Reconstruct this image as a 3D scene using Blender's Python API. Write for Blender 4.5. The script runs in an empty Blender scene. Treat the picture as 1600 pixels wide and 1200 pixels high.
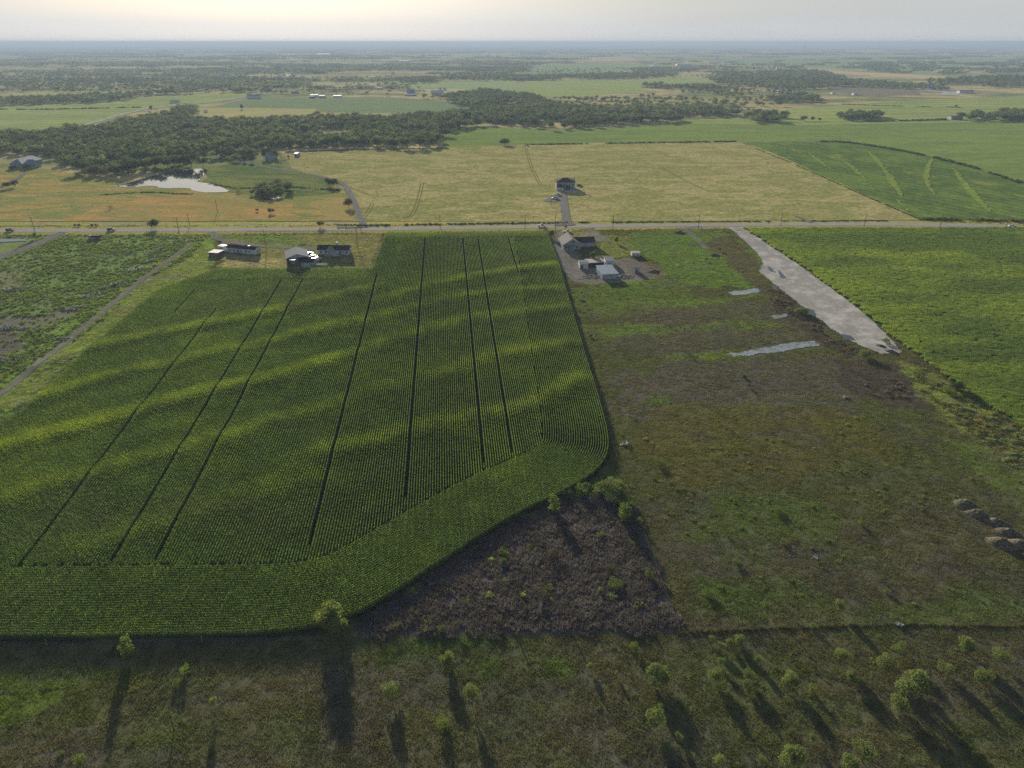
import bpy, bmesh, math, random
import numpy as np
from mathutils import Vector, Matrix
from mathutils.geometry import tessellate_polygon

random.seed(7)
RNG = np.random.default_rng(11)
R = math.radians
sc = bpy.context.scene
COL = sc.collection

# ------------------------------------------------------------------ camera, sky, sun, exposure
CAM_Z, PITCH, FPX = 122.0, 26.31, 1080.0
SUN_AZ, SUN_EL = -17.0, 14.0
cam_d = bpy.data.cameras.new('camera')
cam = bpy.data.objects.new('camera', cam_d)
COL.objects.link(cam)
cam_d.sensor_width = 36.0
cam_d.lens = 36.0 * FPX / 1600.0
cam_d.clip_start = 1.0
cam_d.clip_end = 200000.0
cam.location = (0, 0, CAM_Z)
cam.rotation_euler = (R(90 - PITCH), 0, 0)
sc.camera = cam

world = bpy.data.worlds.new('World')
sc.world = world
world.use_nodes = True
nt = world.node_tree
nt.nodes.clear()
w_out = nt.nodes.new('ShaderNodeOutputWorld')
w_bg = nt.nodes.new('ShaderNodeBackground')
w_sky = nt.nodes.new('ShaderNodeTexSky')
w_sky.sky_type = 'NISHITA'
w_sky.sun_disc = False
w_sky.sun_elevation = R(SUN_EL)
w_sky.sun_rotation = R(SUN_AZ)
w_sky.altitude = 200
w_sky.air_density = 1.0
w_sky.dust_density = 0.6
w_sky.ozone_density = 1.5
SKY_STRENGTH = 0.05
VEIL = (0.405, 0.425, 0.44)
VEIL_SUN = (0.68, 0.665, 0.645)
w_bg.inputs['Strength'].default_value = SKY_STRENGTH
# thin veil of high haze: its optical depth grows towards the horizon, and it scatters sunlight forward
def wmath(op, a, b=None):
    n = nt.nodes.new('ShaderNodeMath'); n.operation = op
    for i, q in enumerate((a, b)):
        if q is None: continue
        if isinstance(q, (int, float)): n.inputs[i].default_value = q
        else: nt.links.new(q, n.inputs[i])
    return n.outputs[0]
L = nt.links.new
SUNV = (math.sin(R(SUN_AZ)) * math.cos(R(SUN_EL)), math.cos(R(SUN_AZ)) * math.cos(R(SUN_EL)), math.sin(R(SUN_EL)))
w_tc = nt.nodes.new('ShaderNodeTexCoord')
w_nrm = nt.nodes.new('ShaderNodeVectorMath'); w_nrm.operation = 'NORMALIZE'
L(w_tc.outputs['Generated'], w_nrm.inputs[0])
w_sep = nt.nodes.new('ShaderNodeSeparateXYZ'); L(w_nrm.outputs[0], w_sep.inputs[0])
w_dot = nt.nodes.new('ShaderNodeVectorMath'); w_dot.operation = 'DOT_PRODUCT'
L(w_nrm.outputs[0], w_dot.inputs[0]); w_dot.inputs[1].default_value = SUNV
w_map = nt.nodes.new('ShaderNodeMapping')
w_map.inputs['Scale'].default_value = (2.0, 2.0, 22.0)
w_map.inputs['Rotation'].default_value = (0.10, 0.06, 0)
L(w_nrm.outputs[0], w_map.inputs['Vector'])
w_noise = nt.nodes.new('ShaderNodeTexNoise')
w_noise.inputs['Scale'].default_value = 1.6; w_noise.inputs['Detail'].default_value = 6; w_noise.inputs['Roughness'].default_value = 0.5
L(w_map.outputs[0], w_noise.inputs['Vector'])
tau = wmath('ADD', wmath('MULTIPLY', w_noise.outputs['Fac'], 0.05), 0.045)
opac = wmath('SUBTRACT', 1.0, wmath('POWER', 2.71828, wmath('MULTIPLY', wmath('DIVIDE', tau, wmath('MAXIMUM', w_sep.outputs['Z'], 0.02)), -1.0)))
glow = wmath('POWER', wmath('MAXIMUM', w_dot.outputs['Value'], 0.0), 12.0)
streak = wmath('ADD', wmath('MULTIPLY', w_noise.outputs['Fac'], 0.16), 0.92)
w_c = nt.nodes.new('ShaderNodeMix'); w_c.data_type = 'RGBA'; w_c.clamp_factor = False
w_c.inputs[6].default_value = (VEIL[0] / SKY_STRENGTH, VEIL[1] / SKY_STRENGTH, VEIL[2] / SKY_STRENGTH, 1)
w_c.inputs[7].default_value = (VEIL_SUN[0] / SKY_STRENGTH, VEIL_SUN[1] / SKY_STRENGTH, VEIL_SUN[2] / SKY_STRENGTH, 1)
L(glow, w_c.inputs[0])
w_s = nt.nodes.new('ShaderNodeVectorMath'); w_s.operation = 'SCALE'
L(w_c.outputs[2], w_s.inputs[0]); L(streak, w_s.inputs['Scale'])
w_mixb = nt.nodes.new('ShaderNodeMix'); w_mixb.data_type = 'RGBA'
L(opac, w_mixb.inputs[0]); L(w_sky.outputs[0], w_mixb.inputs[6]); L(w_s.outputs[0], w_mixb.inputs[7])
L(w_mixb.outputs[2], w_bg.inputs['Color'])
L(w_bg.outputs[0], w_out.inputs['Surface'])

sun_d = bpy.data.lights.new('sun', 'SUN')
sun = bpy.data.objects.new('sun', sun_d)
COL.objects.link(sun)
sun_d.energy = 5.0
sun_d.angle = R(0.6)
sun_d.color = (1.0, 0.92, 0.80)
SDIR = Vector((math.sin(R(SUN_AZ)) * math.cos(R(SUN_EL)), math.cos(R(SUN_AZ)) * math.cos(R(SUN_EL)), math.sin(R(SUN_EL))))
sun.rotation_euler = SDIR.to_track_quat('Z', 'Y').to_euler()
sun.location = (0, 0, 400)

sc.view_settings.view_transform = 'Standard'
sc.view_settings.look = 'None'
sc.view_settings.exposure = 0.5
sc.view_settings.gamma = 1.0
sc.view_settings.use_curve_mapping = False
sc.render.engine = 'CYCLES'
cy = sc.cycles
cy.use_denoising = False
cy.denoiser = 'OPENIMAGEDENOISE'
cy.max_bounces = 5
cy.diffuse_bounces = 2
cy.glossy_bounces = 2
cy.transmission_bounces = 3
cy.volume_bounces = 0
cy.transparent_max_bounces = 8
cy.sample_clamp_indirect = 4.0
HAZE_DENSITY = 1.4e-4
HAZE_COLOR = (0.45, 0.565, 0.715)
HAZE_ANISO = 0.12

# ------------------------------------------------------------------ terrain
YC = 460.0
SLOPE = math.tan(R(1.85))
ZF = SLOPE * YC
cp, sp = math.cos(R(PITCH)), math.sin(R(PITCH))

def P0(px, py):
    u = (px - 800.0) / FPX
    v = (py - 600.0) / FPX
    dx, dy, dz = u, cp - v * sp, -sp - v * cp
    t = CAM_Z / (SLOPE * dy - dz) if SLOPE * dy - dz > 1e-6 else 1e9
    if t * dy > YC or t <= 0:
        t = (CAM_Z - ZF) / (-dz) if dz < -1e-5 else 1e6
    return dx * t, dy * t

def pts(lst):
    return [P0(*p) for p in lst]

STRIPES_PX = [
    ([(60, 572), (112, 555), (175, 542), (225, 529), (312, 514), (397, 497), (460, 484), (520, 470), (590, 452)], 1.0),
    ([(15, 637), (100, 615), (150, 600), (212, 582), (275, 572), (350, 552), (400, 545), (480, 525), (560, 508)], .75),
    ([(-80, 735), (0, 707), (50, 692), (112, 677), (200, 652), (262, 635), (325, 620), (387, 607), (480, 580), (560, 560)], 1.15),
    ([(-60, 812), (0, 792), (87, 762), (175, 742), (237, 720), (300, 705), (375, 685), (460, 655), (530, 635)], .8),
    ([(120, 862), (260, 820), (400, 780), (480, 752)], .45),
    ([(600, 475), (665, 452), (730, 440), (800, 428), (862, 420)], 1.0),
    ([(600, 500), (680, 478), (740, 466), (800, 460), (868, 455)], .8),
    ([(590, 545), (650, 527), (730, 505), (800, 497), (880, 487)], .8),
    ([(570, 622), (640, 603), (712, 585), (780, 560), (890, 545)], .8),
    ([(510, 712), (600, 695), (675, 672), (750, 655), (830, 640), (905, 600)], 1.0),
    ([(820, 640), (845, 625), (880, 620)], .6),
]
STRIPES = [(np.array(pts(p)), a) for p, a in STRIPES_PX]

def dist_poly(x, y, pl, closed=False):
    """distance of points to a polyline"""
    pl = np.asarray(pl, float)
    if closed:
        pl = np.vstack([pl, pl[:1]])
    best = np.full(x.shape, 1e18)
    for i in range(len(pl) - 1):
        ax, ay = pl[i]; bx, by = pl[i + 1]
        dx, dy = bx - ax, by - ay
        l2 = dx * dx + dy * dy + 1e-9
        t = np.clip(((x - ax) * dx + (y - ay) * dy) / l2, 0, 1)
        d = (x - ax - t * dx) ** 2 + (y - ay - t * dy) ** 2
        best = np.minimum(best, d)
    return np.sqrt(best)

def inside(x, y, poly):
    poly = np.asarray(poly, float)
    c = np.zeros(x.shape, bool)
    n = len(poly)
    j = n - 1
    for i in range(n):
        xi, yi = poly[i]; xj, yj = poly[j]
        cond = ((yi > y) != (yj > y)) & (x < (xj - xi) * (y - yi) / (yj - yi + 1e-12) + xi)
        c ^= cond
        j = i
    return c

def _hash(ix, iy, seed):
    h = (ix.astype(np.int64) * 374761393 + iy.astype(np.int64) * 668265263 + seed * 1442695041) & 0x7fffffff
    h = (h ^ (h >> 13)) * 1274126177 & 0x7fffffff
    return ((h ^ (h >> 16)) & 0xffff) / 65535.0

def vnoise(x, y, seed=0):
    ix = np.floor(x); iy = np.floor(y)
    fx = x - ix; fy = y - iy
    fx = fx * fx * (3 - 2 * fx); fy = fy * fy * (3 - 2 * fy)
    a = _hash(ix, iy, seed); b = _hash(ix + 1, iy, seed)
    c = _hash(ix, iy + 1, seed); d = _hash(ix + 1, iy + 1, seed)
    return (a * (1 - fx) + b * fx) * (1 - fy) + (c * (1 - fx) + d * fx) * fy

def fbm(x, y, seed=0, oct=4):
    x = np.asarray(x, float); y = np.asarray(y, float)
    s = 0; a = .5; t = 0
    for k in range(oct):
        s = s + a * vnoise(x * 2 ** k + 17.3 * k, y * 2 ** k - 9.1 * k, seed + k)
        t += a; a *= .55
    return s / t

def stripe_f(x, y):
    s = np.zeros(np.shape(x))
    wob = 6 * (fbm(x / 25, y / 25, 5) - .5)
    for pl, a in STRIPES:
        d = dist_poly(x, y + wob, pl)
        s = np.maximum(s, a * np.exp(-(d / 5.0) ** 2))
    return s

def terrain(x, y):
    x = np.asarray(x, float); y = np.asarray(y, float)
    z = SLOPE * np.minimum(y, YC)
    m = np.clip((YC - 20 - y) / 30, 0, 1)
    z = z + m * (0.7 * stripe_f(x, y) + 0.5 * (fbm(x / 40, y / 30, 3, 3) - .5))
    return z

def tz(x, y):
    return float(terrain(np.array([x]), np.array([y]))[0])

def PT(px, py):
    x, y = P0(px, py)
    return Vector((x, y, tz(x, y)))

def zc_of(px, py):
    """metres per photo pixel at that ground point (distance along the axis / f)"""
    x, y = P0(px, py)
    z = SLOPE * min(y, YC)
    return (y * cp + (CAM_Z - z) * sp) / FPX

def to_px(x, y, z):
    zc = y * cp + (CAM_Z - z) * sp
    yc = -y * sp + (CAM_Z - z) * cp
    return 800 + FPX * x / zc, 600 + FPX * yc / zc

# ------------------------------------------------------------------ colour helpers
def lin(c):
    c = c / 255.0
    return c / 12.92 if c <= .04045 else ((c + .055) / 1.055) ** 2.4
KG = 2.5
def A(r, g, b, k=None):
    k = KG if k is None else k
    return np.array([lin(r) * k, lin(g) * k, lin(b) * k])

# ------------------------------------------------------------------ materials
MATS = {}
def new_mat(name):
    m = bpy.data.materials.new(name)
    m.use_nodes = True
    n = m.node_tree
    n.nodes.clear()
    return m, n.nodes, n.links.new

def simple(name, col, rough=.7, var=.15, scale=1.5, bump=0.0, metal=0.0, detail=5, spec=.3, stretch=(1, 1, 1)):
    if name in MATS:
        return MATS[name]
    m, N, L = new_mat(name)
    out = N.new('ShaderNodeOutputMaterial'); b = N.new('ShaderNodeBsdfPrincipled')
    tc = N.new('ShaderNodeTexCoord'); mp = N.new('ShaderNodeMapping'); no = N.new('ShaderNodeTexNoise')
    mp.inputs['Scale'].default_value = stretch
    no.inputs['Scale'].default_value = scale; no.inputs['Detail'].default_value = detail
    mr = N.new('ShaderNodeMapRange')
    mr.inputs['From Min'].default_value = .3; mr.inputs['From Max'].default_value = .7
    mr.inputs['To Min'].default_value = 1 - var; mr.inputs['To Max'].default_value = 1 + var
    mx = N.new('ShaderNodeMix'); mx.data_type = 'RGBA'; mx.blend_type = 'MULTIPLY'; mx.inputs[0].default_value = 1
    mx.inputs[6].default_value = (*col, 1)
    L(tc.outputs['Object'], mp.inputs[0]); L(mp.outputs[0], no.inputs['Vector'])
    L(no.outputs['Fac'], mr.inputs['Value']); L(mr.outputs[0], mx.inputs[7]); L(mx.outputs[2], b.inputs['Base Color'])
    b.inputs['Roughness'].default_value = rough; b.inputs['Metallic'].default_value = metal
    b.inputs['Specular IOR Level'].default_value = spec
    if bump:
        bp = N.new('ShaderNodeBump'); bp.inputs['Strength'].default_value = bump; bp.inputs['Distance'].default_value = .1
        L(no.outputs['Fac'], bp.inputs['Height']); L(bp.outputs[0], b.inputs['Normal'])
    L(b.outputs[0], out.inputs['Surface'])
    MATS[name] = m
    return m

def leaf_mat(name, col, trans=.45, instancer=False, var=.3, nscale=.6, rough=.6):
    """two-sided leaf: diffuse + translucent, colour varied in space; colour may come from the instance"""
    if name in MATS:
        return MATS[name]
    m, N, L = new_mat(name)
    out = N.new('ShaderNodeOutputMaterial')
    geo = N.new('ShaderNodeNewGeometry'); no = N.new('ShaderNodeTexNoise')
    no.inputs['Scale'].default_value = nscale; no.inputs['Detail'].default_value = 4
    L(geo.outputs['Position'], no.inputs['Vector'])
    mr = N.new('ShaderNodeMapRange')
    mr.inputs['From Min'].default_value = .3; mr.inputs['From Max'].default_value = .7
    mr.inputs['To Min'].default_value = 1 - var; mr.inputs['To Max'].default_value = 1 + var
    L(no.outputs['Fac'], mr.inputs['Value'])
    mx = N.new('ShaderNodeMix'); mx.data_type = 'RGBA'; mx.blend_type = 'MULTIPLY'; mx.inputs[0].default_value = 1
    if instancer:
        at = N.new('ShaderNodeAttribute'); at.attribute_type = 'INSTANCER'; at.attribute_name = 'tint'
        m2 = N.new('ShaderNodeMix'); m2.data_type = 'RGBA'; m2.blend_type = 'MULTIPLY'; m2.inputs[0].default_value = 1
        m2.inputs[7].default_value = (*col, 1)
        L(at.outputs['Color'], m2.inputs[6]); L(m2.outputs[2], mx.inputs[6])
    else:
        mx.inputs[6].default_value = (*col, 1)
    L(mr.outputs[0], mx.inputs[7])
    d = N.new('ShaderNodeBsdfDiffuse'); t = N.new('ShaderNodeBsdfTranslucent'); ms = N.new('ShaderNodeMixShader')
    warm = N.new('ShaderNodeMix'); warm.data_type = 'RGBA'; warm.blend_type = 'MULTIPLY'; warm.inputs[0].default_value = 1
    warm.inputs[7].default_value = (1.25, 1.15, .55, 1)
    L(mx.outputs[2], warm.inputs[6])
    L(mx.outputs[2], d.inputs['Color']); L(warm.outputs[2], t.inputs['Color'])
    ms.inputs[0].default_value = trans
    L(d.outputs[0], ms.inputs[1]); L(t.outputs[0], ms.inputs[2]); L(ms.outputs[0], out.inputs['Surface'])
    MATS[name] = m
    return m

def field_mat(name, cols, scale, stretch=(1, 1, 1), rot=0, fine=.35, fscale=1.0, bump=.3, bdist=.4, rows=None, rough=.9, spec=0.0):
    """ground cover seen from afar: several real colours in drifting patches, finer mottling and relief"""
    m, N, L = new_mat(name)
    out = N.new('ShaderNodeOutputMaterial'); b = N.new('ShaderNodeBsdfPrincipled')
    b.inputs['Roughness'].default_value = rough; b.inputs['Specular IOR Level'].default_value = spec
    geo = N.new('ShaderNodeNewGeometry')
    mp = N.new('ShaderNodeMapping'); mp.inputs['Scale'].default_value = stretch; mp.inputs['Rotation'].default_value = (0, 0, rot)
    L(geo.outputs['Position'], mp.inputs[0])
    n1 = N.new('ShaderNodeTexNoise'); n1.inputs['Scale'].default_value = scale; n1.inputs['Detail'].default_value = 8; n1.inputs['Roughness'].default_value = .62
    L(mp.outputs[0], n1.inputs['Vector'])
    rp = N.new('ShaderNodeValToRGB')
    rp.color_ramp.elements.remove(rp.color_ramp.elements[1])
    k = len(cols)
    for i, c in enumerate(cols):
        pos = .3 + .4 * i / max(1, k - 1)
        e = rp.color_ramp.elements[0] if i == 0 else rp.color_ramp.elements.new(pos)
        e.position = pos; e.color = (*c, 1)
    L(n1.outputs['Fac'], rp.inputs['Fac'])
    n2 = N.new('ShaderNodeTexNoise'); n2.inputs['Scale'].default_value = fscale; n2.inputs['Detail'].default_value = 6; n2.inputs['Roughness'].default_value = .7
    L(geo.outputs['Position'], n2.inputs['Vector'])
    mr = N.new('ShaderNodeMapRange'); mr.inputs['From Min'].default_value = .3; mr.inputs['From Max'].default_value = .7
    mr.inputs['To Min'].default_value = 1 - fine; mr.inputs['To Max'].default_value = 1 + fine
    L(n2.outputs['Fac'], mr.inputs['Value'])
    mx = N.new('ShaderNodeMix'); mx.data_type = 'RGBA'; mx.blend_type = 'MULTIPLY'; mx.inputs[0].default_value = 1
    L(rp.outputs[0], mx.inputs[6]); L(mr.outputs[0], mx.inputs[7])
    col = mx.outputs[2]; h = n2.outputs['Fac']
    if rows:
        rscale, rrot, ramt = rows
        m2 = N.new('ShaderNodeMapping'); m2.inputs['Rotation'].default_value = (0, 0, rrot)
        L(geo.outputs['Position'], m2.inputs[0])
        wv = N.new('ShaderNodeTexWave'); wv.inputs['Scale'].default_value = rscale; wv.inputs['Distortion'].default_value = 2.5
        wv.inputs['Detail'].default_value = 3; wv.inputs['Detail Scale'].default_value = .15
        L(m2.outputs[0], wv.inputs['Vector'])
        r2 = N.new('ShaderNodeMapRange'); r2.inputs['To Min'].default_value = 1 - ramt; r2.inputs['To Max'].default_value = 1 + ramt
        L(wv.outputs['Fac'], r2.inputs['Value'])
        m3 = N.new('ShaderNodeMix'); m3.data_type = 'RGBA'; m3.blend_type = 'MULTIPLY'; m3.inputs[0].default_value = 1
        L(col, m3.inputs[6]); L(r2.outputs[0], m3.inputs[7]); col = m3.outputs[2]
    L(col, b.inputs['Base Color'])
    bp = N.new('ShaderNodeBump'); bp.inputs['Strength'].default_value = bump; bp.inputs['Distance'].default_value = bdist
    L(h, bp.inputs['Height']); L(bp.outputs[0], b.inputs['Normal'])
    L(b.outputs[0], out.inputs['Surface'])
    return m

def painted_mat(name, fine=.45, bump=.6):
    """soil and low cover: the colour of each spot is stored on the mesh, grain and relief are procedural"""
    m, N, L = new_mat(name)
    out = N.new('ShaderNodeOutputMaterial'); b = N.new('ShaderNodeBsdfPrincipled')
    b.inputs['Roughness'].default_value = .95; b.inputs['Specular IOR Level'].default_value = .0
    at = N.new('ShaderNodeAttribute'); at.attribute_name = 'cover'
    geo = N.new('ShaderNodeNewGeometry')
    acc = at.outputs['Color']
    hs = None
    for s, amt, st in ((.35, .22, (1, 1.6, 1)), (1.6, fine * .6, (1, 1, 1)), (6.0, fine, (1, 1, 1))):
        mp = N.new('ShaderNodeMapping'); mp.inputs['Scale'].default_value = st
        L(geo.outputs['Position'], mp.inputs[0])
        n = N.new('ShaderNodeTexNoise'); n.inputs['Scale'].default_value = s; n.inputs['Detail'].default_value = 5; n.inputs['Roughness'].default_value = .65
        L(mp.outputs[0], n.inputs['Vector'])
        mr = N.new('ShaderNodeMapRange'); mr.inputs['From Min'].default_value = .3; mr.inputs['From Max'].default_value = .7
        mr.inputs['To Min'].default_value = 1 - amt; mr.inputs['To Max'].default_value = 1 + amt
        L(n.outputs['Fac'], mr.inputs['Value'])
        mx = N.new('ShaderNodeMix'); mx.data_type = 'RGBA'; mx.blend_type = 'MULTIPLY'; mx.inputs[0].default_value = 1
        L(acc, mx.inputs[6]); L(mr.outputs[0], mx.inputs[7]); acc = mx.outputs[2]
        hs = n.outputs['Fac'] if s != .35 else hs
    L(acc, b.inputs['Base Color'])
    bp = N.new('ShaderNodeBump'); bp.inputs['Strength'].default_value = bump; bp.inputs['Distance'].default_value = .25
    L(hs, bp.inputs['Height']); L(bp.outputs[0], b.inputs['Normal'])
    L(b.outputs[0], out.inputs['Surface'])
    return m

def water_mat():
    if 'water' in MATS:
        return MATS['water']
    m, N, L = new_mat('water')
    out = N.new('ShaderNodeOutputMaterial'); b = N.new('ShaderNodeBsdfPrincipled')
    b.inputs['Base Color'].default_value = (.07, .08, .07, 1); b.inputs['Roughness'].default_value = .02
    b.inputs['IOR'].default_value = 1.5; b.inputs['Specular IOR Level'].default_value = 1.0
    geo = N.new('ShaderNodeNewGeometry'); n = N.new('ShaderNodeTexNoise'); n.inputs['Scale'].default_value = .6; n.inputs['Detail'].default_value = 3
    bp = N.new('ShaderNodeBump'); bp.inputs['Strength'].default_value = .02; bp.inputs['Distance'].default_value = .05
    L(geo.outputs['Position'], n.inputs['Vector']); L(n.outputs['Fac'], bp.inputs['Height']); L(bp.outputs[0], b.inputs['Normal'])
    L(b.outputs[0], out.inputs['Surface'])
    MATS['water'] = m
    return m

# ------------------------------------------------------------------ object helpers
def mesh_np(name, v, f, mat=None, mats=None, mi=None, smooth=False):
    me = bpy.data.meshes.new(name)
    me.from_pydata([tuple(map(float, p)) for p in v] if not isinstance(v, list) else v, [], f if isinstance(f, list) else f.tolist())
    if mats:
        for q in mats:
            me.materials.append(q)
    elif mat:
        me.materials.append(mat)
    if mi is not None:
        me.polygons.foreach_set('material_index', np.asarray(mi, np.int32))
    if smooth:
        me.polygons.foreach_set('use_smooth', np.ones(len(me.polygons), bool))
    me.update()
    return me

def link(name, data, parent=None, loc=None, rot=None, scale=None):
    o = bpy.data.objects.new(name, data)
    COL.objects.link(o)
    if parent is not None:
        o.parent = parent
    if loc is not None:
        o.location = loc
    if rot is not None:
        o.rotation_euler = rot
    if scale is not None:
        o.scale = scale
    return o

def tag(o, label=None, cat=None, group=None, kind=None):
    if label: o['label'] = label
    if cat: o['category'] = cat
    if group: o['group'] = group
    if kind: o['kind'] = kind
    return o

def struct(o, label=None):
    o['kind'] = 'structure'
    if label: o['label'] = label
    return o

def box(bm, x0, x1, y0, y1, z0, z1):
    vs = [bm.verts.new((x, y, z)) for z in (z0, z1) for (x, y) in ((x0, y0), (x1, y0), (x1, y1), (x0, y1))]
    for q in ((0, 3, 2, 1), (4, 5, 6, 7), (0, 1, 5, 4), (1, 2, 6, 5), (2, 3, 7, 6), (3, 0, 4, 7)):
        bm.faces.new([vs[i] for i in q])

def tube(bm, p0, p1, r0, r1, n=6):
    p0 = Vector(p0); p1 = Vector(p1)
    d = (p1 - p0).normalized()
    a = d.orthogonal().normalized(); b = d.cross(a)
    ra = [bm.verts.new(p0 + (a * math.cos(t) + b * math.sin(t)) * r0) for t in [2 * math.pi * i / n for i in range(n)]]
    rb = [bm.verts.new(p1 + (a * math.cos(t) + b * math.sin(t)) * r1) for t in [2 * math.pi * i / n for i in range(n)]]
    for i in range(n):
        bm.faces.new([ra[i], ra[(i + 1) % n], rb[(i + 1) % n], rb[i]])
    bm.faces.new(rb); bm.faces.new(ra[::-1])

def slab(bm, quad, th):
    """a plate with thickness below the given polygon"""
    q = [Vector(p) for p in quad]
    n = (q[1] - q[0]).cross(q[2] - q[0]).normalized()
    if n.z < 0:
        q = q[::-1]; n = -n
    top = [bm.verts.new(p) for p in q]; bot = [bm.verts.new(p - n * th) for p in q]
    bm.faces.new(top); bm.faces.new(bot[::-1])
    k = len(q)
    for i in range(k):
        bm.faces.new([top[i], bot[i], bot[(i + 1) % k], top[(i + 1) % k]])

def bm_obj(name, bm, mat, parent=None, loc=None, rot=None, smooth=False):
    me = bpy.data.meshes.new(name)
    bmesh.ops.recalc_face_normals(bm, faces=bm.faces)
    bm.to_mesh(me); bm.free()
    if mat: me.materials.append(mat)
    if smooth:
        me.polygons.foreach_set('use_smooth', np.ones(len(me.polygons), bool))
    return link(name, me, parent, loc, rot)

def chaikin(p, it=2):
    p = np.asarray(p, float)
    for _ in range(it):
        q = np.empty((2 * (len(p) - 1), 2))
        q[0::2] = p[:-1] * .75 + p[1:] * .25
        q[1::2] = p[:-1] * .25 + p[1:] * .75
        p = np.vstack([p[:1], q, p[-1:]])
    return p

def resample(p, step):
    p = np.asarray(p, float)
    d = np.r_[0, np.cumsum(np.hypot(*(p[1:] - p[:-1]).T))]
    n = max(2, int(d[-1] / step) + 1)
    s = np.linspace(0, d[-1], n)
    return np.c_[np.interp(s, d, p[:, 0]), np.interp(s, d, p[:, 1])]

def normals(p):
    t = np.gradient(p, axis=0)
    t /= np.hypot(t[:, 0], t[:, 1])[:, None] + 1e-9
    return np.c_[-t[:, 1], t[:, 0]], t

def strip(name, poly_px, width, zoff, mat, step=3.0, cross=4, jit=0.0, smooth_it=2, ground_pts=None, edge_drop=0.0):
    p = np.array(pts(poly_px)) if ground_pts is None else np.asarray(ground_pts, float)
    w = np.asarray(width, float) if hasattr(width, '__len__') else np.full(len(p), float(width))
    d = np.r_[0, np.cumsum(np.hypot(*(p[1:] - p[:-1]).T))]
    c = resample(chaikin(p, smooth_it), step)
    dc = np.linspace(0, d[-1], len(c))
    wc = np.interp(dc, d, w)
    n, _ = normals(c)
    rows = []
    for j in range(cross + 1):
        f = j / cross - .5
        off = wc * f
        if jit and j in (0, cross):
            off = off + np.sign(f) * jit * (fbm(c[:, 0] / 2.5, c[:, 1] / 2.5, 31 + j) - .5) * 2
        q = c + n * off[:, None]
        rows.append(q)
    g = np.stack(rows, 1)
    z = terrain(g[..., 0].ravel(), g[..., 1].ravel()).reshape(g.shape[:2]) + zoff
    if edge_drop:
        z[:, 0] -= edge_drop; z[:, -1] -= edge_drop
    m, k = g.shape[:2]
    v = np.c_[g.reshape(-1, 2), z.ravel()]
    i = np.arange(m - 1)[:, None] * k + np.arange(k - 1)[None]
    f = np.stack([i, i + k, i + k + 1, i + 1], -1).reshape(-1, 4)
    o = link(name, mesh_np(name, v, f, mat, smooth=True))
    return o

def sheet(name, poly, zoff, mat, jit=0.0, step=12.0, is_px=True, nscale=.06, flat_z=None):
    p = np.array(pts(poly) if is_px else poly, float)
    if flat_z is not None:
        p[:, 1] = np.maximum(p[:, 1], YC + .5)
    out = []
    for i in range(len(p)):
        a, b = p[i], p[(i + 1) % len(p)]
        L_ = np.hypot(*(b - a)); n = int(min(200, max(1, L_ / step)))
        for k in range(n):
            out.append(a + (b - a) * k / n)
    q = np.array(out)
    if jit:
        q = q + jit * 2 * np.c_[fbm(q[:, 0] * nscale, q[:, 1] * nscale, 41) - .5, fbm(q[:, 0] * nscale, q[:, 1] * nscale, 52) - .5]
        if flat_z is not None:
            q[:, 1] = np.maximum(q[:, 1], YC + .5)
    z = terrain(q[:, 0], q[:, 1]) if flat_z is None else np.full(len(q), flat_z)
    v = [Vector((float(a), float(b), float(c) + zoff)) for (a, b), c in zip(q, z)]
    tri = tessellate_polygon([v])
    f = []
    for t in tri:
        a, b, c = (v[i] for i in t)
        f.append(tuple(t) if (b - a).cross(c - a).z > 0 else tuple(t[::-1]))
    return link(name, mesh_np(name, [tuple(a) for a in v], f, mat))

# ---- instancing of uncountable cover
SRC = {}
def source_set(key, meshes):
    c = bpy.data.collections.new('cover_' + key)
    for i, me in enumerate(meshes):
        c.objects.link(bpy.data.objects.new('%s_%02d' % (key, i), me))
    SRC[key] = c
    return c

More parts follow.
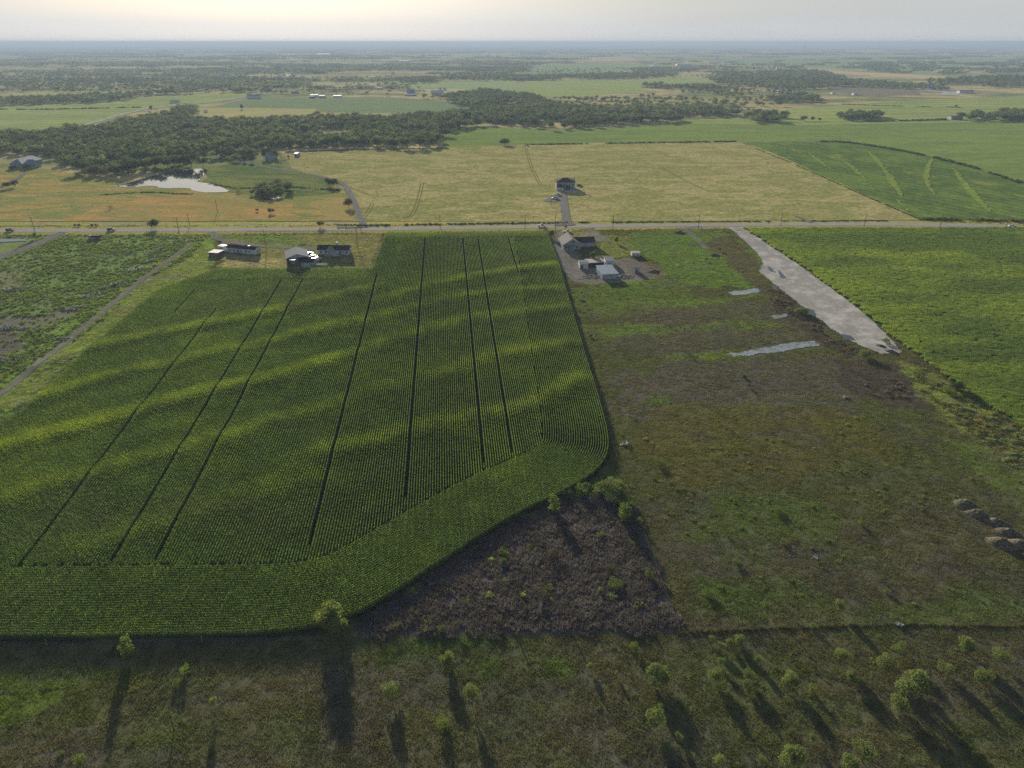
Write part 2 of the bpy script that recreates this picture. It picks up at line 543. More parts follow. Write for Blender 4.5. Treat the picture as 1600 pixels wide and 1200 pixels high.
def scatter(name, key, x, y, z, rotz, scale, idx, tint, label=None, tilt=None):
    n = len(x)
    me = bpy.data.meshes.new(name)
    me.vertices.add(n)
    me.vertices.foreach_set('co', np.c_[x, y, z].astype(np.float32).ravel())
    a = me.attributes.new('rot', 'FLOAT_VECTOR', 'POINT')
    rr = np.zeros((n, 3), np.float32); rr[:, 2] = rotz
    if tilt is not None:
        rr[:, :2] = tilt
    a.data.foreach_set('vector', rr.ravel())
    a = me.attributes.new('siz', 'FLOAT_VECTOR', 'POINT')
    s = np.asarray(scale, np.float32)
    if s.ndim == 1:
        s = np.repeat(s[:, None], 3, 1)
    a.data.foreach_set('vector', np.ascontiguousarray(s, np.float32).ravel())
    a = me.attributes.new('pick', 'INT', 'POINT'); a.data.foreach_set('value', np.asarray(idx, np.int32))
    a = me.attributes.new('tint', 'FLOAT_COLOR', 'POINT')
    tt = np.ones((n, 4), np.float32); tt[:, :3] = tint
    a.data.foreach_set('color', tt.ravel())
    o = link(name, me)
    g = bpy.data.node_groups.new(name + '_nodes', 'GeometryNodeTree')
    g.interface.new_socket('Geometry', in_out='INPUT', socket_type='NodeSocketGeometry')
    g.interface.new_socket('Geometry', in_out='OUTPUT', socket_type='NodeSocketGeometry')
    N = g.nodes; Lk = g.links.new
    gi = N.new('NodeGroupInput'); go = N.new('NodeGroupOutput')
    ip = N.new('GeometryNodeInstanceOnPoints')
    ci = N.new('GeometryNodeCollectionInfo')
    ci.inputs['Collection'].default_value = SRC[key]
    ci.inputs['Separate Children'].default_value = True
    ci.inputs['Reset Children'].default_value = True
    def attr(nm, dt):
        q = N.new('GeometryNodeInputNamedAttribute'); q.data_type = dt; q.inputs['Name'].default_value = nm
        return q.outputs['Attribute']
    e = N.new('FunctionNodeEulerToRotation')
    Lk(attr('rot', 'FLOAT_VECTOR'), e.inputs[0])
    Lk(gi.outputs[0], ip.inputs['Points']); Lk(ci.outputs[0], ip.inputs['Instance'])
    ip.inputs['Pick Instance'].default_value = True
    Lk(attr('pick', 'INT'), ip.inputs['Instance Index'])
    Lk(e.outputs[0], ip.inputs['Rotation'])
    Lk(attr('siz', 'FLOAT_VECTOR'), ip.inputs['Scale'])
    Lk(ip.outputs[0], go.inputs[0])
    md = o.modifiers.new('cover', 'NODES'); md.node_group = g
    tag(o, label, None, None, 'stuff')
    return o

# ------------------------------------------------------------------ plant meshes
def rot2(v, a):
    c, s = math.cos(a), math.sin(a)
    return (v[0] * c - v[1] * s, v[0] * s + v[1] * c)

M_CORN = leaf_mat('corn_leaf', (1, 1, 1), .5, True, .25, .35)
M_TASSEL = leaf_mat('corn_tassel', (1.35, 1.3, .95), .45, True, .2, .5)
M_COVER = leaf_mat('cover_leaf', (1, 1, 1), .4, True, .3, .5)
M_WOOD_LEAF = leaf_mat('woodland_leaf', (1, 1, 1), .4, True, .3, .12)
M_BARK = simple('bark', (.09, .07, .05), .9, .3, 4)

def corn_segment(seed, length=2.5):
    rs = random.Random(seed)
    V = []; F = []; MI = []
    n = 13
    for i in range(n):
        x = -length / 2 + length * (i + .5) / n + rs.uniform(-.04, .04)
        y = rs.uniform(-.05, .05)
        h = rs.uniform(1.85, 2.25)
        a0 = rs.uniform(0, 6.28)
        b = len(V)
        V += [(x - .02, y, 0), (x + .02, y, 0), (x, y, h)]
        F.append((b, b + 1, b + 2)); MI.append(0)
        for k in range(8):
            z0 = .55 + k * (h - .8) / 8
            a = a0 + k * math.pi + rs.uniform(-.7, .7)
            r = rs.uniform(.22, .36) * (1.0 if k < 5 else .75)
            w = .055
            up = rs.uniform(.22, .36); dn = rs.uniform(.02, .2)
            dx, dy = math.cos(a), math.sin(a)
            nx, ny = -dy * w, dx * w
            b = len(V)
            V += [(x - nx * .5, y - ny * .5, z0), (x + nx * .5, y + ny * .5, z0),
                  (x + dx * r * .55 + nx, y + dy * r * .55 + ny, z0 + up), (x + dx * r * .55 - nx, y + dy * r * .55 - ny, z0 + up),
                  (x + dx * r, y + dy * r, z0 + up - dn)]
            F += [(b, b + 1, b + 2, b + 3), (b + 3, b + 2, b + 4)]; MI += [0, 0]
        for k in range(2):
            a = rs.uniform(0, 6.28); dx, dy = math.cos(a) * .1, math.sin(a) * .1
            b = len(V)
            V += [(x - dx, y - dy, h + .22), (x + dx, y + dy, h + .22), (x, y, h - .05)]
            F.append((b, b + 1, b + 2)); MI.append(1)
    return mesh_np('corn_row', V, F, mats=[M_CORN, M_TASSEL], mi=MI)

def tuft_patch(seed, size, n, h0, h1, w, spread, blades, lean=.5, mat=M_COVER, clump=1.0):
    rs = random.Random(seed)
    V = []; F = []
    for i in range(n):
        cx, cy = rs.uniform(-size / 2, size / 2), rs.uniform(-size / 2, size / 2)
        hh = rs.uniform(h0, h1)
        for k in range(blades):
            a = rs.uniform(0, 6.28)
            dx, dy = math.cos(a), math.sin(a)
            r = rs.uniform(0, spread)
            h = hh * rs.uniform(.6, 1)
            l = h * rs.uniform(0, lean)
            ww = w * rs.uniform(.6, 1.3)
            b = len(V)
            x, y = cx + dx * r, cy + dy * r
            V += [(x - dy * ww, y + dx * ww, -.03), (x + dy * ww, y - dx * ww, -.03),
                  (x + dx * l + dy * ww * .35, y + dy * l - dx * ww * .35, h), (x + dx * l - dy * ww * .35, y + dy * l + dx * ww * .35, h)]
            F.append((b, b + 1, b + 2, b + 3))
    return mesh_np('cover_patch', V, F, mat)

def leaf_cards(rs, blobs, n, size, flat=.6, up=.25):
    """leaf-sized cards spread over and just inside the given ellipsoid lobes"""
    V = []; F = []
    vol = [b[3] * b[4] for b in blobs]
    tot = sum(vol)
    for b, vv in zip(blobs, vol):
        for k in range(max(3, int(n * vv / tot))):
            while True:
                d = Vector((rs.gauss(0, 1), rs.gauss(0, 1), rs.gauss(0, 1)))
                if d.length > .01:
                    d.normalize()
                    if d.z > -.55 or rs.random() < .4:
                        break
            rr = rs.uniform(.72, 1.05) if rs.random() < .8 else rs.uniform(.3, .8)
            p = Vector((b[0] + d.x * b[3] * rr, b[1] + d.y * b[3] * rr, b[2] + d.z * b[4] * rr))
            nn = (d * flat + Vector((rs.gauss(0, .45), rs.gauss(0, .45), rs.gauss(0, .45) + up))).normalized()
            a = nn.orthogonal().normalized(); a.rotate(Matrix.Rotation(rs.uniform(0, 6.28), 3, nn)); c = nn.cross(a)
            s = size * rs.uniform(.55, 1.3)
            i = len(V)
            V += [tuple(p + a * s), tuple(p + c * s * .6), tuple(p - a * s), tuple(p - c * s * .6)]
            F.append((i, i + 1, i + 2, i + 3))
    return V, F

def crown_blobs(rs, rx, z0, z1, n, top=.55):
    """lobes filling a crown of radius rx between heights z0 and z1"""
    out = []
    zm = (z0 + z1) / 2; rz = (z1 - z0) / 2
    for i in range(n):
        while True:
            d = Vector((rs.uniform(-1, 1), rs.uniform(-1, 1), rs.uniform(-1, 1)))
            if d.length < 1: break
        s = rs.uniform(.32, .5)
        out.append((d.x * rx * .68, d.y * rx * .68, zm + d.z * rz * .6, rx * s, rz * s * 1.1))
    return out

def trunk_mesh(seed, h, r, spread, n=4):
    rs = random.Random(seed)
    bm = bmesh.new()
    tube(bm, (0, 0, -.3), (rs.uniform(-.1, .1) * h, 0, h * .45), r, r * .7, 6)
    for i in range(n):
        a = 6.28 * i / n + rs.uniform(-.5, .5)
        tube(bm, (0, 0, h * rs.uniform(.25, .42)), (math.cos(a) * spread * .6, math.sin(a) * spread * .6, h * rs.uniform(.65, .85)), r * .55, r * .15, 5)
    me = bpy.data.meshes.new('trunk')
    bmesh.ops.recalc_face_normals(bm, faces=bm.faces)
    bm.to_mesh(me); bm.free(); me.materials.append(M_BARK)
    return me

# ------------------------------------------------------------------ ground cover colours (albedo painted where each cover grows)
CORN_OUT_PX = [(-170, 1005), (0, 1003), (250, 1001), (420, 997), (490, 988), (545, 972), (610, 938), (680, 890), (800, 812), (880, 775), (925, 748), (948, 722), (953, 695), (940, 640), (915, 562), (895, 492), (872, 412), (855, 366)]
CORN_TOP_L = [(345, 424), (460, 421), (583, 423)]
CORN_TOP_R = [(604, 367), (720, 366), (853, 366)]
CORN_LEFT = [(330, 426), (250, 455), (140, 548), (45, 640), (0, 668), (-170, 765)]
OUT_LINE = resample(chaikin(pts(CORN_OUT_PX), 3), 1.5)
CORN_POLY = np.vstack([OUT_LINE, np.array(pts([(853, 366), (604, 367), (583, 423), (345, 424)] + CORN_LEFT[1:]))])
SORGHUM_PX = [(1163, 357), (1245, 408), (1330, 470), (1400, 528), (1460, 572), (1530, 622), (1600, 668), (1850, 840), (2100, 840), (1850, 357)]
SORGHUM = np.array(pts(SORGHUM_PX))
DRY_PX = [(548, 992), (600, 950), (680, 898), (800, 822), (880, 782), (935, 770), (985, 790), (1010, 850), (1040, 930), (1060, 985), (800, 990)]
DRY = np.array(pts(DRY_PX))
YARD_SOIL_PX = [(862, 380), (905, 392), (905, 408), (960, 405), (985, 402), (1035, 428), (1000, 440), (930, 445), (890, 440), (868, 400)]

PAINT = [  # (pixel polygon, albedo, edge warp m, opacity)
    ([(-300, 362), (340, 362), (330, 425), (250, 450), (140, 545), (40, 640), (-300, 800)], A(88, 102, 58), 6, 1),
    ([(-300, 375), (60, 372), (0, 400), (-300, 500)], A(96, 104, 60), 2, .9),
    ([(-60, 420), (60, 430), (20, 470), (-60, 480)], A(96, 92, 70), 5, .8),
    ([(-60, 498), (60, 495), (110, 478), (125, 490), (60, 515), (-60, 530)], A(92, 84, 74), 3, .8),
    ([(-60, 530), (30, 515), (40, 545), (-60, 575)], A(78, 66, 62), 4, .8),
    ([(230, 380), (300, 372), (340, 395), (330, 425), (260, 445), (150, 530), (60, 610), (0, 650), (0, 625), (120, 510), (230, 420)], A(88, 94, 56), 3, .8),
    ([(345, 365), (600, 365), (583, 425), (345, 428)], A(92, 91, 64), 3, 1),
    ([(345, 364), (460, 366), (490, 385), (430, 388), (380, 375), (345, 372)], A(78, 90, 54), 3, .9),
    ([(340, 396), (415, 402), (470, 412), (470, 420), (350, 420)], A(112, 106, 88), 2, .8),
    # right side pastures
    ([(856, 358), (1165, 358), (1260, 420), (1400, 560), (1600, 690), (1600, 800), (960, 800), (870, 400)], A(67, 68, 44), 4, 1),
    ([(985, 362), (1090, 360), (1130, 400), (1110, 430), (1050, 425), (1010, 400), (975, 385)], A(72, 84, 48), 5, 1),
    ([(1090, 360), (1150, 362), (1200, 410), (1190, 440), (1120, 420)], A(74, 86, 48), 5, .9),
    ([(1060, 380), (1185, 420), (1200, 445), (1100, 452), (1000, 450), (950, 440), (1000, 425)], A(74, 88, 44), 9, .9),
    (YARD_SOIL_PX, A(92, 88, 76), 3, .95),
    ([(868, 362), (935, 362), (940, 378), (880, 376)], A(100, 96, 84), 2, .9),
    ([(935, 366), (985, 370), (990, 400), (925, 404), (935, 385)], A(86, 90, 56), 3, .95),
    ([(975, 405), (1030, 415), (1040, 432), (990, 432)], A(82, 76, 68), 3, .9),
    ([(1000, 482), (1150, 462), (1270, 492), (1300, 530), (1180, 545), (1050, 560), (930, 548), (930, 505)], A(70, 68, 60), 12, .8),
    ([(935, 578), (1120, 565), (1300, 552), (1360, 600), (1330, 650), (1150, 655), (1010, 655), (960, 660)], A(72, 68, 64), 10, .85),
    ([(1005, 640), (1180, 630), (1330, 640), (1420, 690), (1300, 740), (1100, 760), (1000, 740)], A(74, 70, 42), 10, .7),
    ([(880, 448), (1000, 446), (1100, 458), (1040, 480), (930, 500), (890, 490)], A(72, 84, 44), 8, .7),
    ([(1000, 470), (1200, 462), (1120, 476), (1000, 486)], A(76, 88, 43), 5, .8),
    ([(900, 505), (1060, 508), (1210, 500), (1200, 512), (1000, 520), (910, 530)], A(74, 86, 43), 5, .75),
    ([(1040, 552), (1130, 548), (1150, 556), (1050, 566)], A(80, 90, 42), 3, .9),
    ([(1010, 618), (1050, 616), (1060, 632), (1015, 634)], A(66, 76, 42), 3, .8),
    ([(1090, 380), (1150, 365), (1200, 440), (1265, 500), (1200, 470), (1130, 400)], A(70, 62, 52), 5, .8),
    ([(1195, 448), (1235, 470), (1300, 528), (1345, 560), (1290, 545), (1215, 490)], A(62, 55, 54), 4, .95),
    ([(1300, 560), (1350, 560), (1410, 575), (1440, 620), (1480, 640), (1420, 640), (1340, 625), (1310, 590)], A(62, 56, 55), 6, .9),
    ([(1400, 560), (1470, 590), (1560, 650), (1700, 740), (1700, 830), (1560, 700), (1480, 660), (1420, 600)], A(92, 96, 56), 4, .9),
    ([(1480, 690), (1560, 700), (1700, 790), (1700, 860), (1580, 790), (1520, 740)], A(74, 82, 44), 5, .8),
    ([(1480, 640), (1560, 650), (1640, 700), (1620, 740), (1540, 700)], A(84, 74, 58), 4, .7),
    # triangle of dead weeds
    (DRY_PX, A(66, 61, 63), 1.5, 1),
    ([(880, 752), (960, 735), (990, 790), (930, 772), (880, 776)], A(62, 76, 40), 2, .9),
    ([(420, 1003), (560, 985), (600, 985), (520, 1003)], A(76, 70, 50), 1.5, .8),
    # foreground
    ([(-100, 1055), (60, 1050), (150, 1045), (190, 1058), (120, 1085), (60, 1120), (-100, 1145)], A(68, 78, 32), 3, .9),
    ([(150, 1045), (260, 1040), (240, 1085), (150, 1130), (60, 1145)], A(64, 66, 36), 4, .7),
    ([(600, 1003), (780, 1003), (800, 1050), (750, 1075), (680, 1060), (600, 1040)], A(58, 70, 34), 4, .6),
    ([(720, 1030), (780, 1015), (780, 1045), (740, 1058)], A(62, 74, 34), 2, .9),
    ([(850, 1030), (900, 1030), (905, 1060), (865, 1065)], A(64, 76, 34), 2, .8),
    ([(1060, 790), (1240, 760), (1330, 800), (1300, 850), (1150, 870), (1060, 850)], A(66, 76, 40), 8, .6),
    ([(1195, 775), (1235, 775), (1240, 815), (1205, 815)], A(62, 72, 40), 3, .8),
    ([(1060, 900), (1250, 890), (1300, 940), (1100, 960)], A(60, 70, 38), 6, .6),
    ([(1480, 1130), (1600, 1100), (1600, 1150), (1500, 1180)], A(58, 64, 40), 3, .5),
    ([(1290, 960), (1420, 930), (1600, 930), (1600, 975), (1400, 985)], A(66, 76, 42), 5, .6),
]
PAINT = [(np.array(pts(p)), c, w, o) for p, c, w, o in PAINT]

def paint(x, y):
    n1 = fbm(x / 14, y / 9, 1, 4); n2 = fbm(x / 4, y / 4, 2, 3)
    base = A(69, 67, 48)[None] * np.ones((len(x), 1))
    g = A(64, 71, 42); br = A(68, 63, 54)
    t = np.clip((n1 - .5) * 5, 0, 1)[:, None]; base = base * (1 - t * .5) + g * t * .5
    t = np.clip((.46 - n1) * 5, 0, 1)[:, None]; base = base * (1 - t * .45) + br * t * .45
    out = base
    wx = fbm(x / 9, y / 9, 21, 4) - .5; wy = fbm(x / 9, y / 9, 22, 4) - .5
    for poly, c, w, op in PAINT:
        m = inside(x + wx * w * 2.2, y + wy * w * 2.2, poly)
        if m.any():
            k = (m * op)[:, None]
            out = out * (1 - k) + c * k
    m = y > 451
    out[m & (x < -150)] = A(122, 120, 64)
    out[m & (x >= -150)] = A(132, 122, 72)
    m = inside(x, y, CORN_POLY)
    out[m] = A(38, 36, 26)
    m = inside(x, y, SORGHUM)
    out[m] = A(84, 108, 44)
    # patchy greenness in all pasture
    n3 = fbm(x / 22, y / 8, 61, 4)
    t = np.clip((n3 - .53) * 7, 0, 1)[:, None] * .4
    ok = ~inside(x, y, CORN_POLY) & ~inside(x, y, DRY) & ~inside(x, y, SORGHUM)
    t = t * ok[:, None]
    gr = out * np.array([.95, 1.12, .85])
    out = out * (1 - t) + gr * t
    t = np.clip((.47 - fbm(x / 16, y / 7, 67, 4)) * 8, 0, 1)[:, None] * .45 * ok[:, None]
    out = out * (1 - t) + (out.mean(1)[:, None] * np.array([1.05, .93, .84])) * t
    out = out * (.86 + .28 * n2)[:, None]
    return np.clip(out, .004, .7)

def grid_mesh(name, xs, ys, mat, zoff=0.0, colour=True):
    X, Y = np.meshgrid(xs, ys)
    Z = terrain(X.ravel(), Y.ravel()) + zoff
    v = np.c_[X.ravel(), Y.ravel(), Z]
    k = len(xs)
    i = np.arange(len(ys) - 1)[:, None] * k + np.arange(k - 1)[None]
    f = np.stack([i, i + 1, i + k + 1, i + k], -1).reshape(-1, 4)
    me = bpy.data.meshes.new(name)
    me.vertices.add(len(v)); me.vertices.foreach_set('co', v.astype(np.float32).ravel())
    me.loops.add(len(f) * 4); me.loops.foreach_set('vertex_index', f.astype(np.int32).ravel())
    me.polygons.add(len(f)); me.polygons.foreach_set('loop_start', (np.arange(len(f)) * 4).astype(np.int32))
    me.polygons.foreach_set('use_smooth', np.ones(len(f), bool))
    me.update(calc_edges=True)
    me.materials.append(mat)
    if colour:
        a = me.attributes.new('cover', 'FLOAT_COLOR', 'POINT')
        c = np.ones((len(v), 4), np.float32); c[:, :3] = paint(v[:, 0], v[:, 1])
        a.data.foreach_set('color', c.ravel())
    return link(name, me)

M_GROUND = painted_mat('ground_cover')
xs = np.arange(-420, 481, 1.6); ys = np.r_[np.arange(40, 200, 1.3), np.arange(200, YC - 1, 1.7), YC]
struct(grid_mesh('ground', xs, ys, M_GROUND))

# far plain, level beyond the road
KF = 1.75
FAR_A, FAR_B, FAR_C = A(124, 122, 80, KF), A(92, 104, 64, KF), A(160, 144, 104, KF)
M_PLAIN = field_mat('plain_cover', [FAR_B, FAR_C, FAR_B * .9, FAR_A, FAR_C, FAR_B, FAR_C], .0022, stretch=(.8, 2.0, 1), fine=.25, fscale=.03, bump=.15, bdist=.6)
def flat_quad(name, x0, x1, y0, y1, z, mat, n=1):
    v = [(x0, y0, z), (x1, y0, z), (x1, y1, z), (x0, y1, z)]
    return link(name, mesh_np(name, v, [(0, 1, 2, 3)], mat))
struct(flat_quad('plain', -70000, 70000, YC, 75000, ZF, M_PLAIN))
# the near land goes on outside the frame as well
for nm, x0, x1 in (('ground', -3000, -420), ('ground', 480, 3000)):
    v = [(x0, -2000, SLOPE * -2000), (x1, -2000, SLOPE * -2000), (x1, YC, ZF), (x0, YC, ZF)]
    v = [(a, b, c - .3 if b < YC else c) for a, b, c in v]
    struct(link(nm, mesh_np(nm, v, [(0, 1, 2, 3)], M_PLAIN)))
v = [(-420, -2000, SLOPE * -2000), (480, -2000, SLOPE * -2000), (480, 41, SLOPE * 41 - .4), (-420, 41, SLOPE * 41 - .4)]
struct(link('ground', mesh_np('ground', v, [(0, 1, 2, 3)], M_PLAIN)))

# fields beyond the road (flat sheets, each a few cm above the one below)
def F(name, px, cols, zo, scale=.012, stretch=(1, 1, 1), jit=2.0, k=KF, **kw):
    m = field_mat(name + '_cover_%d' % zo, [A(*c, k) for c in cols], scale, stretch, **kw)
    return struct(sheet(name, px, .03 * zo, m, jit=jit, step=15, flat_z=ZF))
TAN = [(110, 110, 64), (134, 126, 80), (114, 116, 64), (146, 136, 90), (122, 116, 72), (138, 128, 82)]
F('hay_field', [(445, 240), (560, 234), (690, 231), (820, 226), (985, 223), (1150, 221), (1210, 240), (1290, 276), (1370, 312), (1440, 343.2), (1000, 349), (580, 354), (567, 345), (545, 300), (500, 276), (455, 264)],
  TAN, 3, .022, (.8, 1.5, 1), fine=.45, fscale=.35, bump=.9)
F('crop_field', [(1165, 222), (1310, 221.5), (1400, 232), (1480, 250), (1600, 287), (1900, 370), (1900, 345), (1445, 343), (1370, 312), (1290, 276), (1210, 240)],
  [(76, 94, 46), (92, 108, 50), (70, 88, 44), (108, 118, 52)], 4, .02, (1.4, .8, 1), rot=.3, fine=.35, fscale=.3, rows=(.03, -.45, .12))
F('crop_field', [(690, 206), (740, 198.5), (870, 204), (1060, 194), (1240, 196), (1600, 191), (2100, 190), (2100, 400), (1600, 287), (1480, 250), (1400, 232), (1310, 221), (1150, 220.6), (985, 222), (820, 225.5), (690, 231)],
  [(100, 114, 58), (108, 122, 60), (94, 110, 56), (118, 128, 62)], 2, .012, (.8, 2, 1), fine=.15, fscale=.15, rows=(.02, 1.5, .04))
F('crop_field', [(1060, 193.5), (1060, 188), (1160, 184), (1240, 170), (1400, 158), (1600, 150), (2100, 140), (2100, 190), (1600, 190.6), (1240, 195.5)],
  [(120, 130, 70), (130, 136, 76), (112, 124, 68), (140, 140, 82)], 5, .006, (.5, 2, 1), fine=.12, fscale=.06, rows=(.006, 1.4, .08))
F('rough_pasture', [(-400, 262), (60, 262), (160, 280), (250, 288), (360, 298), (440, 262), (500, 276), (540, 300), (562, 345), (568, 354), (250, 358), (-400, 360)],
  [(104, 110, 62), (142, 124, 72), (102, 112, 60), (154, 124, 76), (110, 112, 64)], 6, .02, (.8, 2.2, 1), fine=.35, fscale=.4, bump=.6)
F('dry_meadow', [(130, 330), (230, 308), (300, 305), (380, 312), (455, 318), (470, 340), (450, 352), (200, 350), (110, 345)],
  [(156, 124, 76), (148, 120, 72), (120, 116, 66), (160, 128, 82)], 8, .03, (.7, 2.5, 1), jit=9, fine=.3, fscale=.5, bump=.5)
F('dry_meadow', [(475, 320), (510, 310), (545, 312), (555, 330), (558, 345), (500, 345), (500, 330)],
  [(144, 124, 76), (132, 120, 70), (152, 126, 80)], 8, .03, (.7, 2.5, 1), jit=6, fine=.3, fscale=.5, bump=.5)
F('green_bank', [(325, 262), (380, 250), (440, 262), (500, 276), (530, 300), (430, 312), (350, 300), (318, 282)],
  [(86, 100, 56), (76, 90, 52), (108, 110, 60), (88, 102, 56)], 9, .03, (.8, 2, 1), jit=6, fine=.4, fscale=.4, bump=.7)
F('crop_field', [(-400, 168), (70, 163), (150, 159), (215, 152), (300, 147), (405, 144), (380, 152), (330, 160), (270, 166), (225, 172), (130, 200), (60, 213), (-400, 222)],
  [(122, 130, 74), (132, 138, 80), (114, 126, 72), (138, 140, 84)], 3, .006, (.5, 2.5, 1), fine=.12, fscale=.05, rows=(.008, 1.3, .05))
F('hay_field', [(200, 188), (250, 170), (320, 168), (495, 170), (478, 188), (330, 190)],
  [(150, 142, 92), (140, 136, 88), (156, 144, 96)], 4, .008, (1, 2, 1), fine=.12, fscale=.08)
F('crop_field', [(330, 168), (400, 152), (520, 152), (610, 152), (700, 158), (745, 172), (690, 178), (560, 182), (500, 172)],
  [(100, 112, 76), (106, 118, 80), (96, 110, 74)], 2, .006, (1, 2, 1), fine=.1, fscale=.08)
F('hay_field', [(480, 188), (497, 176), (670, 177), (640, 186), (560, 187)],
  [(146, 140, 92), (138, 134, 86)], 5, .01, (1, 2, 1), fine=.12, fscale=.08)
F('hay_field', [(470, 133), (500, 128), (600, 129), (590, 137), (480, 138)], [(150, 144, 98), (140, 138, 92)], 4, .006, fine=.1, fscale=.05)
F('crop_field', [(600, 137), (610, 128), (800, 127), (830, 140), (760, 143), (660, 138)], [(120, 132, 84), (128, 138, 88)], 5, .006, fine=.1, fscale=.05)
F('hay_field', [(655, 147), (662, 139), (728, 139), (728, 147)], [(156, 148, 98), (150, 142, 94)], 6, .006, fine=.1, fscale=.05, jit=.5)
F('crop_field', [(800, 130), (870, 125), (1090, 121), (1130, 128), (1000, 134), (1010, 144), (860, 152), (800, 144)], [(132, 140, 80), (122, 132, 76), (140, 144, 84)], 3, .006, (.5, 2, 1), fine=.1, fscale=.05)
F('crop_field', [(818, 103), (870, 100), (1000, 99), (1060, 104), (985, 108), (960, 115), (830, 117)], [(118, 130, 88), (110, 124, 84)], 3, .003, fine=.1, fscale=.04)
F('hay_field', [(1225, 109), (1275, 107), (1330, 112), (1420, 116), (1500, 121), (1440, 123), (1340, 117)], [(164, 148, 100), (158, 142, 98)], 4, .003, fine=.1, fscale=.04)
F('hay_field', [(1060, 113), (1180, 111), (1200, 115), (1060, 118)], [(150, 138, 100), (140, 134, 96)], 4, .003, fine=.1, fscale=.04)
F('crop_field', [(1100, 92), (1400, 88), (1700, 92), (1700, 120), (1500, 120), (1300, 106), (1160, 104)], [(114, 128, 86), (108, 122, 82), (126, 132, 88)], 2, .002, (.5, 2, 1), fine=.1, fscale=.03)
F('hay_field', [(1440, 112), (1500, 104), (1620, 105), (1640, 112), (1520, 115)], [(148, 138, 98), (140, 132, 94)], 5, .003, fine=.1, fscale=.04)
F('hay_field', [(895, 93), (930, 89), (980, 89), (1000, 94), (930, 96)], [(156, 140, 100), (150, 136, 98)], 5, .003, fine=.1, fscale=.04)
F('hay_field', [(-50, 150), (60, 143), (190, 142), (150, 150), (60, 153), (-50, 160)], [(146, 142, 92), (138, 138, 88)], 5, .006, fine=.1, fscale=.05)
F('bare_field', [(1300, 134), (1430, 136), (1440, 149), (1340, 150), (1290, 141)], [(104, 98, 80), (112, 104, 86)], 3, .006, fine=.15, fscale=.05)
for k_, (a, b, c, d) in enumerate([(640, 700, 86, 90), (720, 800, 82, 86), (580, 640, 92, 95), (950, 1010, 84, 87), (1050, 1100, 80, 83), (1300, 1380, 78, 81), (420, 480, 84, 87), (160, 230, 104, 108), (300, 360, 118, 122), (60, 160, 124, 130), (1440, 1560, 84, 87), (840, 900, 96, 98), (300, 400, 80, 82)]):
    F('hay_field', [(a, (c + d) / 2 + 1), (a + 12, c), (b - 8, c + .6), (b, d), (a + 20, d)], [(150, 138, 100), (140, 132, 96)], 6, .003, fine=.1, fscale=.03)

M_RUT = field_mat('mown_rut', [A(98, 92, 46, 1.6), A(112, 106, 54, 1.6)], .2, fine=.3, fscale=.8)
for px in ([(622, 354), (640, 343), (650, 325), (657, 300), (660, 285)], [(566, 343), (575, 332), (582, 318)], [(1030, 260), (1075, 285), (1110, 300)], [(822, 232), (830, 262), (845, 290)], [(520, 284), (560, 298), (575, 304)]):
    g_ = resample(chaikin([(a, max(b, YC + 12)) for a, b in pts(px)], 2), 5); n_, _ = normals(g_)
    for o_ in (-1.1, 1.1):
        struct(strip('wheel_track', None, .8, .16, M_RUT, ground_pts=g_ + n_ * o_, cross=1, smooth_it=0, step=5))
# pale wheel tracks and yellow patches in the green crop field on the right
M_YEL = field_mat('ripe_crop', [A(120, 128, 58, KF), A(96, 112, 50, KF), A(130, 136, 62, KF)], .12, fine=.35, fscale=.5)
for px, w_ in (([(1262, 238), (1280, 252), (1302, 268)], [2, 9, 2]), ([(1308, 244), (1335, 264), (1362, 292)], [3, 8, 2]), ([(1356, 236), (1370, 250), (1384, 268), (1396, 286), (1410, 308)], [3, 12, 7, 13, 3]),
               ([(1456, 248), (1446, 270), (1448, 290), (1466, 308)], [4, 10, 6, 3]), ([(1490, 262), (1500, 280), (1520, 304), (1548, 332)], [4, 8, 14, 3]), ([(1290, 211.5), (1306, 214), (1328, 219.5)], [3, 9, 3]),
               ([(1400, 312), (1420, 330)], [2, 4]), ([(1570, 300), (1600, 308), (1640, 318)], [3, 12, 5]), ([(1235, 228), (1250, 240)], [2, 5])):
    struct(strip('ripe_patch', px, [q * .55 for q in w_], .32, M_YEL, jit=3.0, step=3, cross=2))
# shadow lines of ditches and crop edges: dark brush below stands in for them

# ------------------------------------------------------------------ roads, tracks, gravel
M_ASPH_L = field_mat('worn_asphalt', [A(140, 136, 130, 1.9), A(126, 123, 119, 1.9)], .15, fine=.12, fscale=4, bump=.1)
M_GRAVEL = field_mat('pale_gravel', [A(158, 152, 144, 1.9), A(126, 121, 114, 1.9), A(150, 145, 137, 1.9), A(166, 160, 151, 1.9)], .12, fine=.22, fscale=1.6, bump=.6, bdist=.15)
M_GRAVEL2 = field_mat('grey_gravel', [A(118, 114, 108, 1.6), A(104, 101, 94, 1.6), A(126, 121, 114, 1.6)], .2, fine=.25, fscale=2.0, bump=.5, bdist=.1)
M_DIRT = field_mat('dirt_track', [A(118, 113, 102, 1.6), A(100, 98, 84, 1.6)], .3, fine=.25, fscale=2, bump=.4, bdist=.1)
M_VERGE = field_mat('verge_grass', [A(128, 116, 66), A(112, 110, 58), A(136, 122, 74)], .1, fine=.35, fscale=1.2, bump=.5)
ROAD_PX = [(-260, 361.5), (0, 360.5), (300, 359.5), (600, 358), (850, 354), (1050, 352), (1250, 350.5), (1400, 350.5), (1520, 352.5), (1600, 356), (1800, 366)]
struct(strip('road_verge', ROAD_PX, 19, .10, M_VERGE, step=6, jit=2, cross=6, edge_drop=.1))
struct(strip('road', ROAD_PX, 7.2, .16, M_ASPH_L, step=6, cross=6))
M_PAINT = simple('road_paint', (.55, .5, .38), .8, .15, 3)
